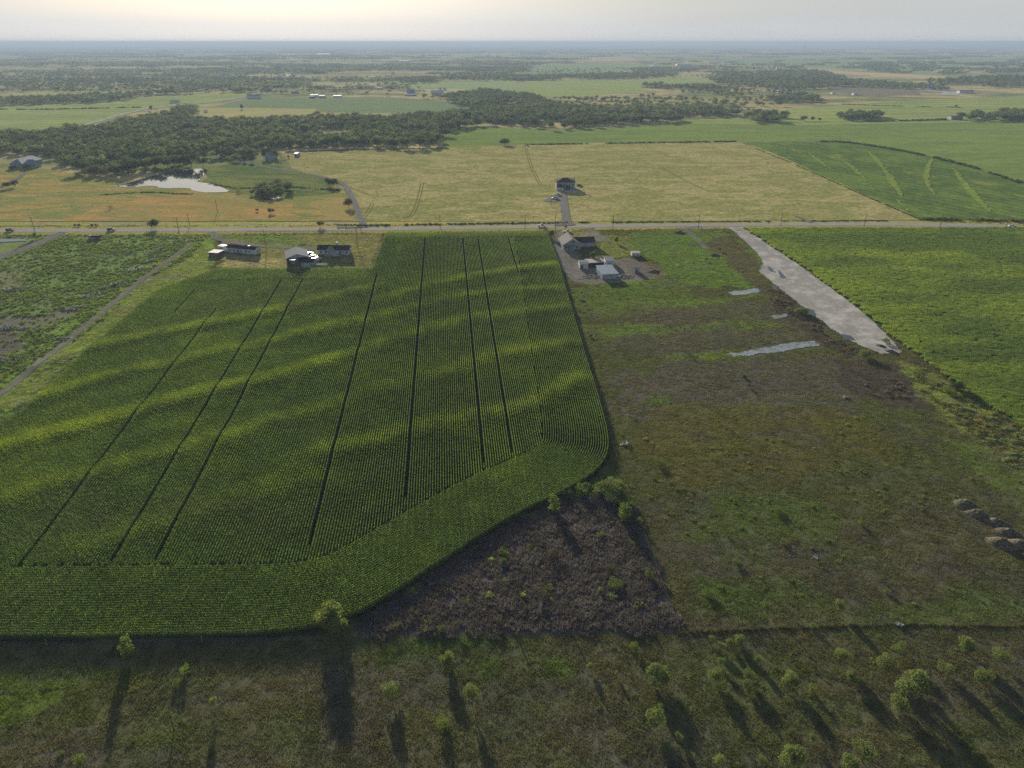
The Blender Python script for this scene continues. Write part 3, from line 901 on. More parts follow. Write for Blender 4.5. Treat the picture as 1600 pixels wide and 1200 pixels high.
for off in (-3.2, 3.2):
    g = resample(chaikin(pts(ROAD_PX), 2), 6); n_, _ = normals(g)
    struct(strip('edge_line', None, .16, .175, M_PAINT, ground_pts=g + n_ * off, cross=1, smooth_it=0, step=6))
M_PAINTY = simple('centre_paint', (.5, .36, .08), .8, .15, 3)
struct(strip('centre_line', ROAD_PX, .2, .175, M_PAINTY, step=6, cross=1))

struct(strip('gravel_lane', [(-120, 455), (0, 402), (40, 388), (70, 376), (92, 366), (100, 362)], 6.5, .12, M_GRAVEL2, jit=.6))
struct(strip('dirt_track', [(-80, 665), (0, 617), (60, 570), (120, 520), (180, 472), (230, 430), (262, 408), (282, 392), (300, 380)], 2.9, .10, M_DIRT, jit=.35, step=2))
struct(strip('driveway', [(330, 363), (336, 372), (360, 378), (395, 383), (430, 385), (470, 388), (500, 391)], 5.0, .12, M_GRAVEL2, jit=.5))
struct(strip('driveway', [(570, 356), (563, 340), (552, 312), (544, 297), (538, 289), (530, 284), (510, 278), (470, 270), (430, 264), (400, 258), (385, 254), (370, 250)], 4.6, .36, M_GRAVEL2, jit=.4))
struct(strip('driveway', [(886, 353), (885, 345), (883, 330), (881, 318), (880, 306)], 6.0, .36, M_GRAVEL2, jit=.3))
struct(strip('driveway', [(884, 353), (880, 349)], 14.0, .34, M_GRAVEL2, jit=.3, step=1.5))
struct(strip('driveway', [(878, 303), (872, 308), (862, 312), (860, 316)], 9, .34, M_GRAVEL2, jit=.8))
struct(strip('farm_lane', [(868, 362), (880, 372), (872, 385), (872, 400), (885, 420), (910, 436)], 7, .10, M_GRAVEL2, jit=1.2))
struct(strip('farm_lane', [(918, 357), (925, 364), (938, 372), (945, 378)], 9, .10, M_GRAVEL2, jit=1.5))
struct(strip('farm_lane', [(1064, 356), (1078, 364), (1090, 374), (1104, 388)], 4, .08, M_GRAVEL2, jit=.8))
struct(strip('farm_lane', [(1100, 353), (1082, 356), (1066, 358)], 4, .12, M_GRAVEL2, jit=.8))
struct(strip('farm_lane', [(1243, 338), (1256, 343), (1268, 348)], 3, .38, M_GRAVEL2, jit=.5))
struct(strip('farm_lane', [(1560, 355), (1585, 362), (1625, 372), (1700, 392)], 5, .14, M_GRAVEL2, jit=.6))
struct(strip('country_road', [(20, 217), (75, 208), (110, 201), (150, 191), (190, 179), (235, 169), (300, 163), (350, 158), (392, 149), (415, 142)], 9, .5, M_GRAVEL, jit=.3, step=15))
struct(strip('country_road', [(415, 142), (440, 138), (500, 136), (600, 139), (700, 137)], 7, .5, M_GRAVEL, jit=.3, step=20))
struct(strip('farm_lane', [(-80, 330), (0, 293), (20, 283), (33, 276), (38, 271)], 4.5, .5, M_DIRT, jit=.5))
struct(strip('farm_lane', [(562, 148), (590, 137), (650, 130)], 9, .5, M_DIRT, jit=.5, step=15))
struct(sheet('driveway', [(370, 247), (388, 249), (386, 256), (372, 256), (368, 251)], .4, M_GRAVEL2, jit=1, step=3, flat_z=ZF))

def draped(name, px, zo, mat, cell=2.0, warp=1.2, seed=3, ground=None):
    """a patch of ground surface following the terrain, with an irregular rim"""
    poly = np.array(pts(px)) if ground is None else ground
    x0, y0 = poly.min(0) - 3; x1, y1 = poly.max(0) + 3
    xs = np.arange(x0, x1, cell); ys = np.arange(y0, y1, cell)
    X, Y = np.meshgrid(xs, ys)
    cx, cy = X[:-1, :-1] + cell / 2, Y[:-1, :-1] + cell / 2
    w1 = (fbm(cx / 4, cy / 4, seed, 4) - .5) * 2 * warp; w2 = (fbm(cx / 4, cy / 4, seed + 9, 4) - .5) * 2 * warp
    m = inside((cx + w1).ravel(), (cy + w2).ravel(), poly)
    k = len(xs)
    i = (np.arange(len(ys) - 1)[:, None] * k + np.arange(k - 1)[None]).ravel()[m]
    f = np.stack([i, i + 1, i + k + 1, i + k], -1)
    used, inv = np.unique(f, return_inverse=True)
    x, y = X.ravel()[used], Y.ravel()[used]
    z = terrain(x, y) + zo
    return link(name, mesh_np(name, np.c_[x, y, z], inv.reshape(-1, 4), mat, smooth=True))
struct(draped('gravel_strip', [(1139, 355), (1163, 354.5), (1200, 382), (1250, 415), (1330, 474), (1385, 522), (1408, 551), (1378, 554), (1335, 536), (1300, 514), (1262, 485), (1232, 462), (1205, 440), (1186, 424), (1193, 412), (1185, 397), (1165, 378)], .14, M_GRAVEL, .6, .8))
M_WETSOIL = field_mat('wet_gravel', [A(128, 136, 140, 2.1), A(108, 112, 112, 2.1), A(88, 86, 78, 2.1)], .35, fine=.25, fscale=1.5, bump=.3, rough=.45, spec=.4)
for px in ([(1138, 553), (1180, 545), (1225, 538), (1272, 532), (1282, 540), (1240, 546), (1180, 554), (1145, 557)], [(1140, 456), (1160, 453), (1185, 450), (1190, 456), (1160, 460), (1142, 461)], [(1205, 493), (1228, 490), (1230, 494), (1210, 498)]):
    struct(draped('washed_gravel', px, .10, M_WETSOIL, .5, 1.6, 5))
for px in ([(1196, 414), (1206, 420), (1212, 426), (1204, 424)], [(1214, 422), (1224, 428), (1228, 436), (1220, 434)], [(1204, 446), (1214, 448), (1218, 454), (1206, 452)], [(1258, 482), (1272, 485), (1276, 493), (1262, 492)], [(1312, 522), (1330, 525), (1336, 532), (1320, 531)]):
    struct(draped('glossy_patch', px, .18, water_mat(), .4, 1.0, 8))  # small flat glossy patches on the gravel strip
M_CONC = simple('concrete', (.5, .48, .46), .85, .12, 1, bump=.1)

# ------------------------------------------------------------------ water
POND = [(178, 291), (205, 285), (232, 277), (262, 269), (290, 265), (322, 264), (323, 270), (316, 279), (304, 285), (330, 287), (345, 293), (362, 300), (330, 302), (300, 299), (292, 294), (256, 295), (236, 290), (200, 294)]
struct(sheet('pond', chaikin(pts(POND) + [pts(POND)[0]], 1)[:-1], .36, water_mat(), jit=2.5, step=4, is_px=False, nscale=.2, flat_z=ZF))
struct(sheet('pond', [(-60, 375), (0, 373), (38, 374), (42, 377), (0, 379), (-60, 381)], .25, water_mat(), jit=.8, step=3))
struct(sheet('pond', [(404, 312), (412, 309), (438, 308), (440, 310), (420, 313)], .36, water_mat(), jit=1.5, step=4, nscale=.2, flat_z=ZF))
for px in ([(66, 131), (84, 129), (100, 130), (100, 132), (84, 133)], [(303, 137), (330, 130), (344, 131), (338, 137), (320, 139)], [(316, 117), (324, 116), (330, 117), (322, 118)],
           [(440, 117), (448, 116), (458, 117), (450, 118.5)], [(374, 74), (385, 73.4), (398, 74), (386, 74.8)], [(1428, 138), (1440, 142), (1480, 146), (1520, 145), (1500, 142), (1460, 139)]):
    struct(sheet('pond', px, .3, water_mat(), jit=3, step=20, nscale=.02, flat_z=ZF))

# ------------------------------------------------------------------ corn: rows of plants
source_set('corn', [corn_segment(100 + i) for i in range(5)])
AZ = R(-5.1)
WV = np.array([math.sin(AZ), math.cos(AZ)]); UV = np.array([math.cos(AZ), -math.sin(AZ)])
ROW, SEG = .762, 2.5
NHEAD = 28
def offset_rows(line, k, side):
    n, t = normals(line)
    q = line + n * side * k * ROW
    d = dist_poly(q[:, 0], q[:, 1], line)
    q[d < k * ROW * .97 - .02] = np.nan
    return q
def seg_points(q):
    """row polyline with gaps (nan) -> segment centres and directions"""
    out = []
    i = 0
    ok = ~np.isnan(q[:, 0])
    idx = np.where(ok)[0]
    if len(idx) < 3: return out
    p = q[idx]
    jump = np.hypot(*(p[1:] - p[:-1]).T)
    cuts = np.where(jump > 6)[0] + 1
    for part in np.split(p, cuts):
        if len(part) < 3: continue
        r = resample(part, SEG)
        c = (r[1:] + r[:-1]) / 2; d = r[1:] - r[:-1]
        out.append(np.c_[c, np.arctan2(d[:, 1], d[:, 0])])
    return out
segs = []
# rows that follow the lower and right edge of the field
for k in range(NHEAD):
    q = offset_rows(OUT_LINE, k + .4, 1)
    segs += seg_points(q)
TOPL = resample(np.array(pts(CORN_TOP_L)), 3); TOPR = resample(np.array(pts(CORN_TOP_R)), 3)
NTL, NTR = 25, 16
for k in range(NTL): segs += seg_points(offset_rows(TOPL, k + .4, -1))
for k in range(NTR): segs += seg_points(offset_rows(TOPR, k + .4, -1))
segs = np.vstack(segs)
segs = segs[inside(segs[:, 0], segs[:, 1], CORN_POLY)]
dR = dist_poly(segs[:, 0], segs[:, 1], TOPR)
# main rows, running away from the camera
ext = CORN_POLY @ np.c_[UV, WV]
u0, u1 = ext[:, 0].min(), ext[:, 0].max(); w0, w1 = ext[:, 1].min(), ext[:, 1].max()
GAPS = []
for a, b in (((632, 780), (664, 378)), ((752, 722), (725, 378)), ((797, 705), (747, 378)), ((485, 850), (592, 435)), ((185, 878), (440, 445)), ((245, 878), (478, 440)), ((35, 880), (340, 490)), ((275, 490), (308, 458)), ((812, 430), (792, 378))):
    A_, B_ = np.array(P0(*a)), np.array(P0(*b))
    GAPS.append((float((A_ + B_) @ UV / 2), float(A_ @ WV), float(B_ @ WV)))
uu = np.arange(u0, u1, ROW); ww = np.arange(w0, w1, SEG)
U, W = np.meshgrid(uu, ww)
W = W + RNG.uniform(0, SEG, len(uu))[None]
U = U.ravel(); W = W.ravel()
keep = np.ones(len(U), bool)
for g, a, b in GAPS:
    keep &= ~((np.abs(U - g) < .40) & (W > a - 3) & (W < b + 1))
U, W = U[keep], W[keep]
mx_ = U * UV[0] + W * WV[0]; my_ = U * UV[1] + W * WV[1]
m = inside(mx_, my_, CORN_POLY) & (dist_poly(mx_, my_, OUT_LINE) > NHEAD * ROW + .1)
def band_poly(line, w):
    q = line - normals(line)[0] * w
    return np.vstack([line, q[::-1]])
m &= ~inside(mx_, my_, band_poly(TOPL, NTL * ROW + .6)) & ~inside(mx_, my_, band_poly(TOPR, NTR * ROW + .6))
main = np.c_[mx_[m], my_[m], np.full(m.sum(), math.atan2(WV[1], WV[0]))]
def in_view(x, y, z, pad=90):
    a, b = to_px(x, y, z)
    return (a > -pad) & (a < 1600 + pad) & (b < 1200 + pad)
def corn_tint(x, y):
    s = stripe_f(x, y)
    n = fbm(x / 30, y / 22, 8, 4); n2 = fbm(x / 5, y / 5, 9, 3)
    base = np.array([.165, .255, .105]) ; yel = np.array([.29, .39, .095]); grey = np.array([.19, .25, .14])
    t = np.clip(s * .8 * (.4 + 1.1 * n2), 0, 1)[:, None] + np.clip((n - .58) * 2.5, 0, .35)[:, None]  # stripe term paints sunlit terrace slopes into the leaf colour; noise adds plant tone
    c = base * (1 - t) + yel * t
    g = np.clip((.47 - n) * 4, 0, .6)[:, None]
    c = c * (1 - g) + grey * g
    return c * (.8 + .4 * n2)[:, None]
def put_corn(name, S, label):
    x, y, r = S.T
    z = terrain(x, y)
    v = in_view(x, y, z)
    x, y, r, z = x[v], y[v], r[v], z[v]
    n = len(x)
    sl = np.arctan2(terrain(x + np.cos(r), y + np.sin(r)) - terrain(x - np.cos(r), y - np.sin(r)), 2)
    h = .9 + .22 * fbm(x / 12, y / 12, 19, 3)
    r = r + np.pi * (RNG.random(n) < .5)
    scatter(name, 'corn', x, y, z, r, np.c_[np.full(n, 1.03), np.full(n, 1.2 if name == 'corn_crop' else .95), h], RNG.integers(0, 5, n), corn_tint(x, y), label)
    return n
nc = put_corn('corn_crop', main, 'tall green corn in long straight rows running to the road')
near_side = dist_poly(segs[:, 0], segs[:, 1], OUT_LINE) < NHEAD * ROW + 1
sg = segs.copy()
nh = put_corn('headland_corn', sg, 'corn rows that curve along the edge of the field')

# ------------------------------------------------------------------ other low cover
source_set('cover', [tuft_patch(200 + i, 3.4, 150, .06, .22, .03, .14, 6) for i in range(4)] +          # 0-3 pasture grass
           [tuft_patch(210 + i, 3.4, 150, .35, .8, .03, .25, 8, .45) for i in range(3)] +                 # 4-6 dead weeds
           [tuft_patch(220 + i, 3.3, 360, .9, 1.12, .055, .2, 5, .5) for i in range(3)])                  # 7-9 dense crop
def weed_clump(seed):
    rs = random.Random(seed)
    bl = [(rs.uniform(-.9, .9), rs.uniform(-.9, .9), rs.uniform(.1, .35), rs.uniform(.35, .7), rs.uniform(.3, .6)) for _ in range(6)]
    V, Fc = leaf_cards(rs, bl, 260, .14)
    return mesh_np('weed_clump', V, Fc, M_COVER)
source_set('weed', [weed_clump(300 + i) for i in range(6)])

def jgrid(x0, x1, y0, y1, s, jit=.5):
    X, Y = np.meshgrid(np.arange(x0, x1, s), np.arange(y0, y1, s))
    x = X.ravel() + RNG.uniform(-jit, jit, X.size) * s; y = Y.ravel() + RNG.uniform(-jit, jit, X.size) * s
    return x, y
ROAD_G = np.array(pts(ROAD_PX))
GRAVEL_G = np.array(pts([(1139, 355), (1163, 354.5), (1250, 415), (1330, 474), (1408, 551), (1335, 536), (1232, 462), (1186, 424), (1193, 412), (1165, 378)]))
TRACK_G = np.array(pts([(-80, 665), (0, 617), (60, 570), (120, 520), (180, 472), (230, 430), (262, 408), (300, 380)]))
LANE_G = np.array(pts([(-120, 455), (0, 402), (40, 388), (70, 376), (92, 366), (100, 362)]))
WASH_G = [np.array(pts(p)) for p in ([(1138, 553), (1225, 536), (1282, 532), (1284, 543), (1180, 556)], [(1140, 456), (1188, 450), (1190, 457), (1142, 461)])]
YARD_G = np.array(pts(YARD_SOIL_PX))
def clear_of_all(x, y):
    ok = ~inside(x, y, CORN_POLY) & ~inside(x, y, SORGHUM) & ~inside(x, y, GRAVEL_G)
    ok &= (dist_poly(x, y, ROAD_G) > 10) & (dist_poly(x, y, TRACK_G) > 2.6) & (dist_poly(x, y, LANE_G) > 5)
    for w in WASH_G: ok &= ~inside(x, y, w)
    ok &= ~inside(x, y, YARD_G)
    return ok
# pasture grass
x, y = jgrid(-200, 280, 62, 440, 2.5)
z = terrain(x, y)
ok = in_view(x, y, z, 60) & clear_of_all(x, y) & ~inside(x, y, DRY)
x, y, z = x[ok], y[ok], z[ok]
n = len(x)
tint = paint(x, y) * (1.2 + .5 * RNG.random(n))[:, None] * np.array([1.0, 1.05, .95])
h = .5 + 1.1 * fbm(x / 8, y / 8, 71, 3) ** 1.3
scatter('pasture_grass', 'cover', x, y, z, RNG.uniform(0, 6.28, n), np.c_[np.ones(n), np.ones(n), h], RNG.integers(0, 4, n), tint, 'short tufted pasture grass, olive and brown')
# dead weeds in the triangle
x, y = jgrid(-60, 60, 90, 190, 2.6)
ok = inside(x, y, DRY)
x, y = x[ok], y[ok]; n = len(x)
tint = A(76, 73, 84)[None] * RNG.uniform(.75, 1.35, (n, 1)) * np.array([1, 1, 1.0])
scatter('dead_weeds', 'cover', x, y, terrain(x, y), RNG.uniform(0, 6.28, n), RNG.uniform(.8, 1.2, n), RNG.integers(4, 7, n), tint, 'dense mat of purplish brown dead weeds')
# sorghum on the right
x, y = jgrid(90, 330, 130, 445, 2.5)
ok = inside(x, y, SORGHUM) & in_view(x, y, terrain(x, y), 60)
x, y = x[ok], y[ok]; n = len(x)
band = fbm(x / 90 + .2, (y + 6 * fbm(x / 25, y / 25, 80, 2)) / 17, 81, 4); b2 = fbm(x / 30, y / 30, 83, 3)
edge = np.exp(-dist_poly(x, y, SORGHUM[:7]) / 14)
t = np.clip((band - .40) * 3.4 + edge * .8 + (b2 - .5) * 1.3, 0, 1)[:, None]
tint = (np.array([.19, .28, .10]) * (1 - t) + np.array([.33, .44, .11]) * t) * RNG.uniform(.93, 1.07, (n, 1))
sx = RNG.uniform(.9, 1.1, n)
scatter('sorghum_crop', 'cover', x, y, terrain(x, y), RNG.uniform(0, 6.28, n), np.c_[sx, sx, .95 + .16 * fbm(x / 5, y / 5, 84, 3)], RNG.integers(7, 10, n), tint, 'dense yellow green crop filling the field on the right')
# weeds on the left lot, scattered weeds elsewhere
LEFT_G = np.array(pts([(-120, 366), (70, 364), (330, 366), (300, 400), (235, 432), (160, 500), (100, 545), (0, 620), (-120, 700)]))
x, y = jgrid(-420, -60, 190, 440, 1.55)
wn = fbm(x / 9, y / 9, 91, 4)
ok = inside(x, y, LEFT_G) & clear_of_all(x, y) & in_view(x, y, terrain(x, y), 60)
lawn = inside(x, y, np.array(pts([(-300, 375), (60, 372), (0, 400), (-300, 500)])))
mud = inside(x, y, np.array(pts([(-60, 498), (60, 495), (110, 478), (125, 490), (60, 515), (-60, 530)]))) | inside(x, y, np.array(pts([(-60, 530), (30, 515), (40, 545), (-60, 575)])))
ok &= ~lawn & (RNG.random(len(x)) < np.where(mud, .12, .25 + 1.0 * (wn > .47)))
x, y = x[ok], y[ok]; n = len(x)
t = fbm(x / 18, y / 18, 93, 3)[:, None]
tint = (np.array([.27, .36, .13]) * t + np.array([.21, .28, .12]) * (1 - t)) * RNG.uniform(.75, 1.35, (n, 1))
s = RNG.uniform(.5, 1.15, n)
scatter('weed_cover', 'weed', x, y, terrain(x, y) - .05, RNG.uniform(0, 6.28, n), s, RNG.integers(0, 6, n), tint, 'knee high green weeds covering the vacant lot')
BROW = np.array(pts([(1010, 660), (1330, 640), (1440, 700), (1480, 860), (1440, 960), (1070, 970), (1000, 780)]))
x, y = jgrid(-200, 330, 62, 446, 2.2)
wn = fbm(x / 12, y / 8, 95, 4); w2 = fbm(x / 3, y / 3, 96, 2)
zone = paint(x, y); gy = zone[:, 1] / zone.mean(1)
ok = clear_of_all(x, y) & in_view(x, y, terrain(x, y), 60) & ~inside(x, y, LEFT_G)
pr = np.clip((wn - .5) * 1.6, 0, .5) * (w2 > .5) + np.where(gy > 1.22, .22, 0) + np.where(x > 60, .03, 0) + np.where(y > 300, .15, 0)
brow = inside(x, y, BROW); pr = np.where(brow, pr * .6 + .09 * (w2 > .4), pr) + np.where(y < 108, .05, 0)
dry = inside(x, y, DRY); pr = np.where(dry, .09, pr)
ok &= RNG.random(len(x)) < pr
x, y = x[ok], y[ok]; n = len(x)
brow = brow[ok]; dry = dry[ok]
tint = np.where(dry[:, None], A(86, 96, 52)[None], paint(x, y)) * np.array([1.2, 1.3, .95]) * RNG.uniform(.8, 1.5, (n, 1)) * np.where(brow, 1.3, 1)[:, None]
s = RNG.uniform(.18, .6, n) * np.where(brow, 1.35, 1) * np.where(dry, 2.0, 1)
scatter('scattered_weeds', 'weed', x, y, terrain(x, y) - .05, RNG.uniform(0, 6.28, n), np.c_[s, s, s * RNG.uniform(.6, 1.2, n)], RNG.integers(0, 6, n), tint, 'low green weeds dotted about the pastures')
# tall brush strip between pasture and sorghum, and by the corn corner
BR = [np.array(pts(p)) for p in ([(1430, 572), (1500, 600), (1570, 640), (1640, 690), (1640, 740), (1570, 730), (1520, 680), (1470, 640), (1420, 600)], [(1340, 598), (1400, 590), (1430, 620), (1370, 622)], [(1195, 446), (1215, 450), (1300, 520), (1345, 552), (1300, 545), (1215, 480)])]
X_, Y_, T_ = [], [], []
for i_, g in enumerate(BR):
    x, y = jgrid(g[:, 0].min(), g[:, 0].max(), g[:, 1].min(), g[:, 1].max(), 1.5)
    ok = inside(x, y, g) & (fbm(x / 5, y / 5, 97, 3) > (.46 if i_ == 0 else .55)) & ~inside(x, y, GRAVEL_G) & ~inside(x, y, SORGHUM)
    X_.append(x[ok]); Y_.append(y[ok]); T_.append(np.full(ok.sum(), i_))
x = np.concatenate(X_); y = np.concatenate(Y_); ti = np.concatenate(T_); n = len(x)
cA, cB = A(86, 90, 54), A(78, 70, 66)
tint = np.where((ti == 0)[:, None], cA, cB) * RNG.uniform(.7, 1.5, (n, 1))
s = RNG.uniform(.4, 1.1, n)
scatter('dry_brush', 'weed', x, y, terrain(x, y) - .05, RNG.uniform(0, 6.28, n), s, RNG.integers(0, 6, n), tint, 'straw coloured brush beside the crop on the right')
# corn-edge and fence-line grass
fl = resample(np.array(pts([(1062, 989), (1130, 985), (1240, 981), (1330, 979), (1400, 976), (1500, 978), (1640, 978)])), .7)
dr = resample(OUT_LINE[(OUT_LINE[:, 0] > -45)], .9)
dr = dr + RNG.normal(0, .5, dr.shape)
x = np.r_[fl[:, 0], dr[:, 0]]; y = np.r_[fl[:, 1], dr[:, 1]]; n = len(x)
x = x + RNG.normal(0, .15, n)
tint = A(74, 72, 46)[None] * RNG.uniform(.7, 1.3, (n, 1)) * np.where((np.arange(n) < len(fl))[:, None], 1, np.array([[.7, .9, .6]]))
s = RNG.uniform(.35, .62, n)
scatter('fence_line_grass', 'weed', x, y, terrain(x, y) - .05, RNG.uniform(0, 6.28, n), np.c_[s, s, s * 1.3], RNG.integers(0, 6, n), tint, 'tall rank grass along the fence and the corn edge')
# roadside weeds
x, y = jgrid(-420, 480, 425, 460, 1.8)
d = dist_poly(x, y, ROAD_G)
ok = (d > 6.5) & (d < 13) & in_view(x, y, terrain(x, y), 30) & (fbm(x / 9, y / 4, 98, 3) > .5)
x, y = x[ok], y[ok]; n = len(x)
tint = A(126, 116, 66)[None] * RNG.uniform(.6, 1.3, (n, 1))
s = RNG.uniform(.3, .75, n)
scatter('roadside_weeds', 'weed', x, y, terrain(x, y) - .05, RNG.uniform(0, 6.28, n), s, RNG.integers(0, 6, n), tint, 'dry weeds along both sides of the road')

# dark brush added as the shadow lines of crop edges between the far fields
EL = [([(815, 226.3), (900, 225), (1000, 223.5), (1150, 221.3)], 1.5), ([(1278, 221.3), (1320, 222), (1370, 229), (1420, 238), (1480, 251), (1540, 268), (1600, 288)], 2.0), ([(1444, 343), (1520, 344), (1620, 347), (1700, 350)], 1.6),
      ([(560, 353), (700, 350.5), (900, 348), (1100, 346.5), (1300, 345.5), (1430, 345)], .8), ([(0, 171), (60, 171.5), (130, 170), (220, 168)], 2.0), ([(466, 188), (480, 183), (497, 176)], 2.5), ([(1350, 190), (1420, 189), (1490, 187)], 2.5), ([(450, 238), (560, 234), (690, 232)], 1.2), ([(1180, 232), (1240, 256), (1300, 283), (1360, 310), (1440, 344)], .6),
      ([(330, 288), (370, 296), (440, 292), (500, 296), (530, 298)], 1.2), ([(150, 306), (220, 300), (300, 304)], 1.0), ([(1160, 156), (1380, 166), (1500, 168)], 1.5)]
X_, Y_, S_ = [], [], []
for px, s_ in EL:
    q = resample(chaikin(pts(px), 2), s_ * .9)
    q = q + RNG.normal(0, s_ * .5, q.shape)
    q = q[fbm(q[:, 0] / 15, q[:, 1] / 15, 111, 3) > .36]
    X_.append(q[:, 0]); Y_.append(q[:, 1]); S_.append(np.full(len(q), s_))
x = np.concatenate(X_); y = np.concatenate(Y_); s0 = np.concatenate(S_); n = len(x)
scatter('margin_shadow_brush', 'weed', x, y, np.full(n, ZF - .1), RNG.uniform(0, 6.28, n), s0 * RNG.uniform(.6, 1.5, n), RNG.integers(0, 6, n), np.array([.10, .14, .06])[None] * RNG.uniform(.6, 1.4, (n, 1)), 'added dark brush drawing the shadow lines along the far field margins')

# ------------------------------------------------------------------ woodland
def wood_tree(seed, n=340, size=.055):
    """unit-height tree for the woods"""
    rs = random.Random(seed)
    bl = crown_blobs(rs, .46, .22, 1.0, 9)
    V, Fc = leaf_cards(rs, bl, n, size, .75, .3)
    V += [(-.02, 0, 0), (.02, 0, 0), (0, 0, .5), (0, -.02, 0), (0, .02, 0)]
    b = len(V) - 5
    Fc += [(b, b + 1, b + 2), (b + 3, b + 4, b + 2)]
    return mesh_np('wood_tree', V, Fc, M_WOOD_LEAF)
def wood_clump(seed, rx, n_t, per, size, h):
    rs = random.Random(seed)
    V = []; Fc = []
    for i in range(n_t):
        a = rs.uniform(0, 6.28); r = rx * math.sqrt(rs.random())
        hh = h * rs.uniform(.6, 1.1)
        v, f = leaf_cards(rs, [(math.cos(a) * r * 1.6, math.sin(a) * r * .8, hh * .55, hh * .55, hh * .45)], per, size, .8, .3)
        o = len(V); V += v; Fc += [tuple(q + o for q in t) for t in f]
    return mesh_np('wood_clump', V, Fc, M_WOOD_LEAF)
source_set('tree', [wood_tree(400 + i) for i in range(7)])
source_set('clump', [wood_clump(450 + i, 30, 26, 26, 2.0, 10) for i in range(4)] + [wood_clump(470 + i, 90, 50, 14, 4.5, 12) for i in range(4)])

WOODS = [  # (pixel polygon, metres between trees, height)
    ([(-60, 214), (60, 212), (100, 207), (125, 204), (150, 206), (190, 190), (250, 184), (262, 179), (300, 186), (330, 191), (430, 191), (500, 187), (560, 185), (610, 187), (680, 181), (730, 180), (790, 192), (745, 198), (700, 205), (690, 224), (684, 230), (655, 231), (560, 229), (450, 233), (400, 238), (350, 245), (330, 255), (320, 260), (250, 263), (190, 274), (160, 274), (125, 262), (100, 250), (60, 240), (-60, 246)], 9.2, 9.5),
    ([(700, 152), (760, 144), (830, 152), (870, 167), (940, 179), (1000, 189), (1058, 183), (1064, 191), (1000, 193), (940, 197), (880, 202), (855, 199), (790, 194), (730, 190), (690, 188), (690, 180), (745, 175), (720, 166), (700, 160)], 10, 10),
    ([(856, 170), (940, 172), (1010, 172), (1100, 173), (1160, 178), (1162, 183), (1100, 183), (1010, 180), (940, 179), (880, 178)], 10, 10),
    ([(1173, 184), (1200, 181), (1232, 185), (1231, 192), (1175, 193)], 8, 10),
    ([(1100, 124), (1150, 117), (1200, 113), (1280, 112), (1312, 121), (1330, 130), (1318, 138), (1240, 142), (1150, 138)], 17, 10),
    ([(1310, 126), (1420, 134), (1480, 137), (1480, 142), (1400, 139), (1320, 136)], 17, 10),
    ([(1450, 127), (1560, 121), (1650, 121), (1650, 137), (1540, 138), (1500, 132), (1450, 131)], 18, 10),
    ([(1500, 188), (1520, 180), (1533, 184), (1533, 189)], 8, 10), ([(1545, 189), (1570, 178), (1640, 180), (1640, 190)], 8, 11),
    ([(1330, 188), (1345, 181), (1374, 181), (1377, 188)], 8, 10), ([(1317, 188), (1322, 180), (1333, 181), (1332, 188)], 8, 9),
    ([(-60, 160), (60, 157), (150, 152), (205, 148), (222, 153), (160, 160), (80, 163), (-60, 168)], 13, 10),
    ([(205, 148), (250, 143), (330, 140), (400, 143), (440, 143), (420, 145), (330, 145), (225, 151)], 14, 10),
    ([(800, 120), (900, 118), (985, 116), (1040, 119), (1000, 123), (900, 125), (800, 127)], 16, 9),
    ([(980, 108), (1040, 107), (1056, 110), (1050, 122), (1000, 119)], 22, 9),
    ([(1055, 109), (1080, 107), (1092, 111), (1060, 112)], 20, 8),
    ([(664, 153.5), (700, 152), (735, 153), (830, 152), (830, 156), (800, 162), (720, 162), (700, 156)], 12, 9),
    ([(1003, 134), (1035, 132), (1036, 137), (1005, 137)], 14, 9), ([(1030, 137), (1110, 134), (1130, 140), (1040, 142)], 14, 9),
    ([(1208, 160), (1216, 152), (1238, 150), (1262, 151), (1277, 157), (1275, 160)], 13, 9),
    ([(1325, 100), (1385, 99), (1410, 108), (1390, 115), (1365, 113)], 22, 9), ([(1420, 103), (1440, 100), (1470, 106), (1430, 108)], 22, 9),
    ([(1536, 113), (1560, 108), (1640, 109), (1640, 115), (1540, 116)], 22, 9), ([(1460, 115), (1490, 112), (1520, 115), (1480, 118)], 22, 9),
    ([(620, 128), (650, 122), (690, 124), (680, 131), (650, 131)], 18, 9), ([(690, 118), (800, 114), (810, 122), (750, 127), (690, 124)], 20, 9),
    ([(395, 312), (400, 300), (425, 290), (452, 292), (460, 304), (448, 312), (420, 310)], 7.5, 7),
    ([(365, 232), (400, 238), (395, 246), (372, 248), (352, 256), (338, 262), (330, 255), (350, 245)], 7.5, 7.5),
    ([(270, 176), (280, 170), (312, 169), (310, 178), (290, 184), (262, 182)], 10, 9),
]
X_, Y_, H_, S_ = [], [], [], []
for k_, (px, sp_, hh) in enumerate(WOODS):
    g = np.array(pts(px))
    sp2 = sp_ * .86
    x, y = jgrid(g[:, 0].min(), g[:, 0].max(), g[:, 1].min(), g[:, 1].max(), sp2, .55)
    wr = sp_ * 2.0
    m = inside(x + wr * (fbm(x / 40, y / 40, 101, 3) - .5) * 2, y + wr * (fbm(x / 40, y / 40, 102, 3) - .5) * 2, g)
    m &= (fbm(x / 60, y / 60, 103, 3) > .33)
    X_.append(x[m]); Y_.append(y[m]); H_.append(hh * RNG.uniform(.55, 1.25, m.sum()) * (1 if sp_ < 12 else 1.1)); S_.append(np.full(m.sum(), sp_))
x = np.concatenate(X_); y = np.concatenate(Y_); h = np.concatenate(H_)
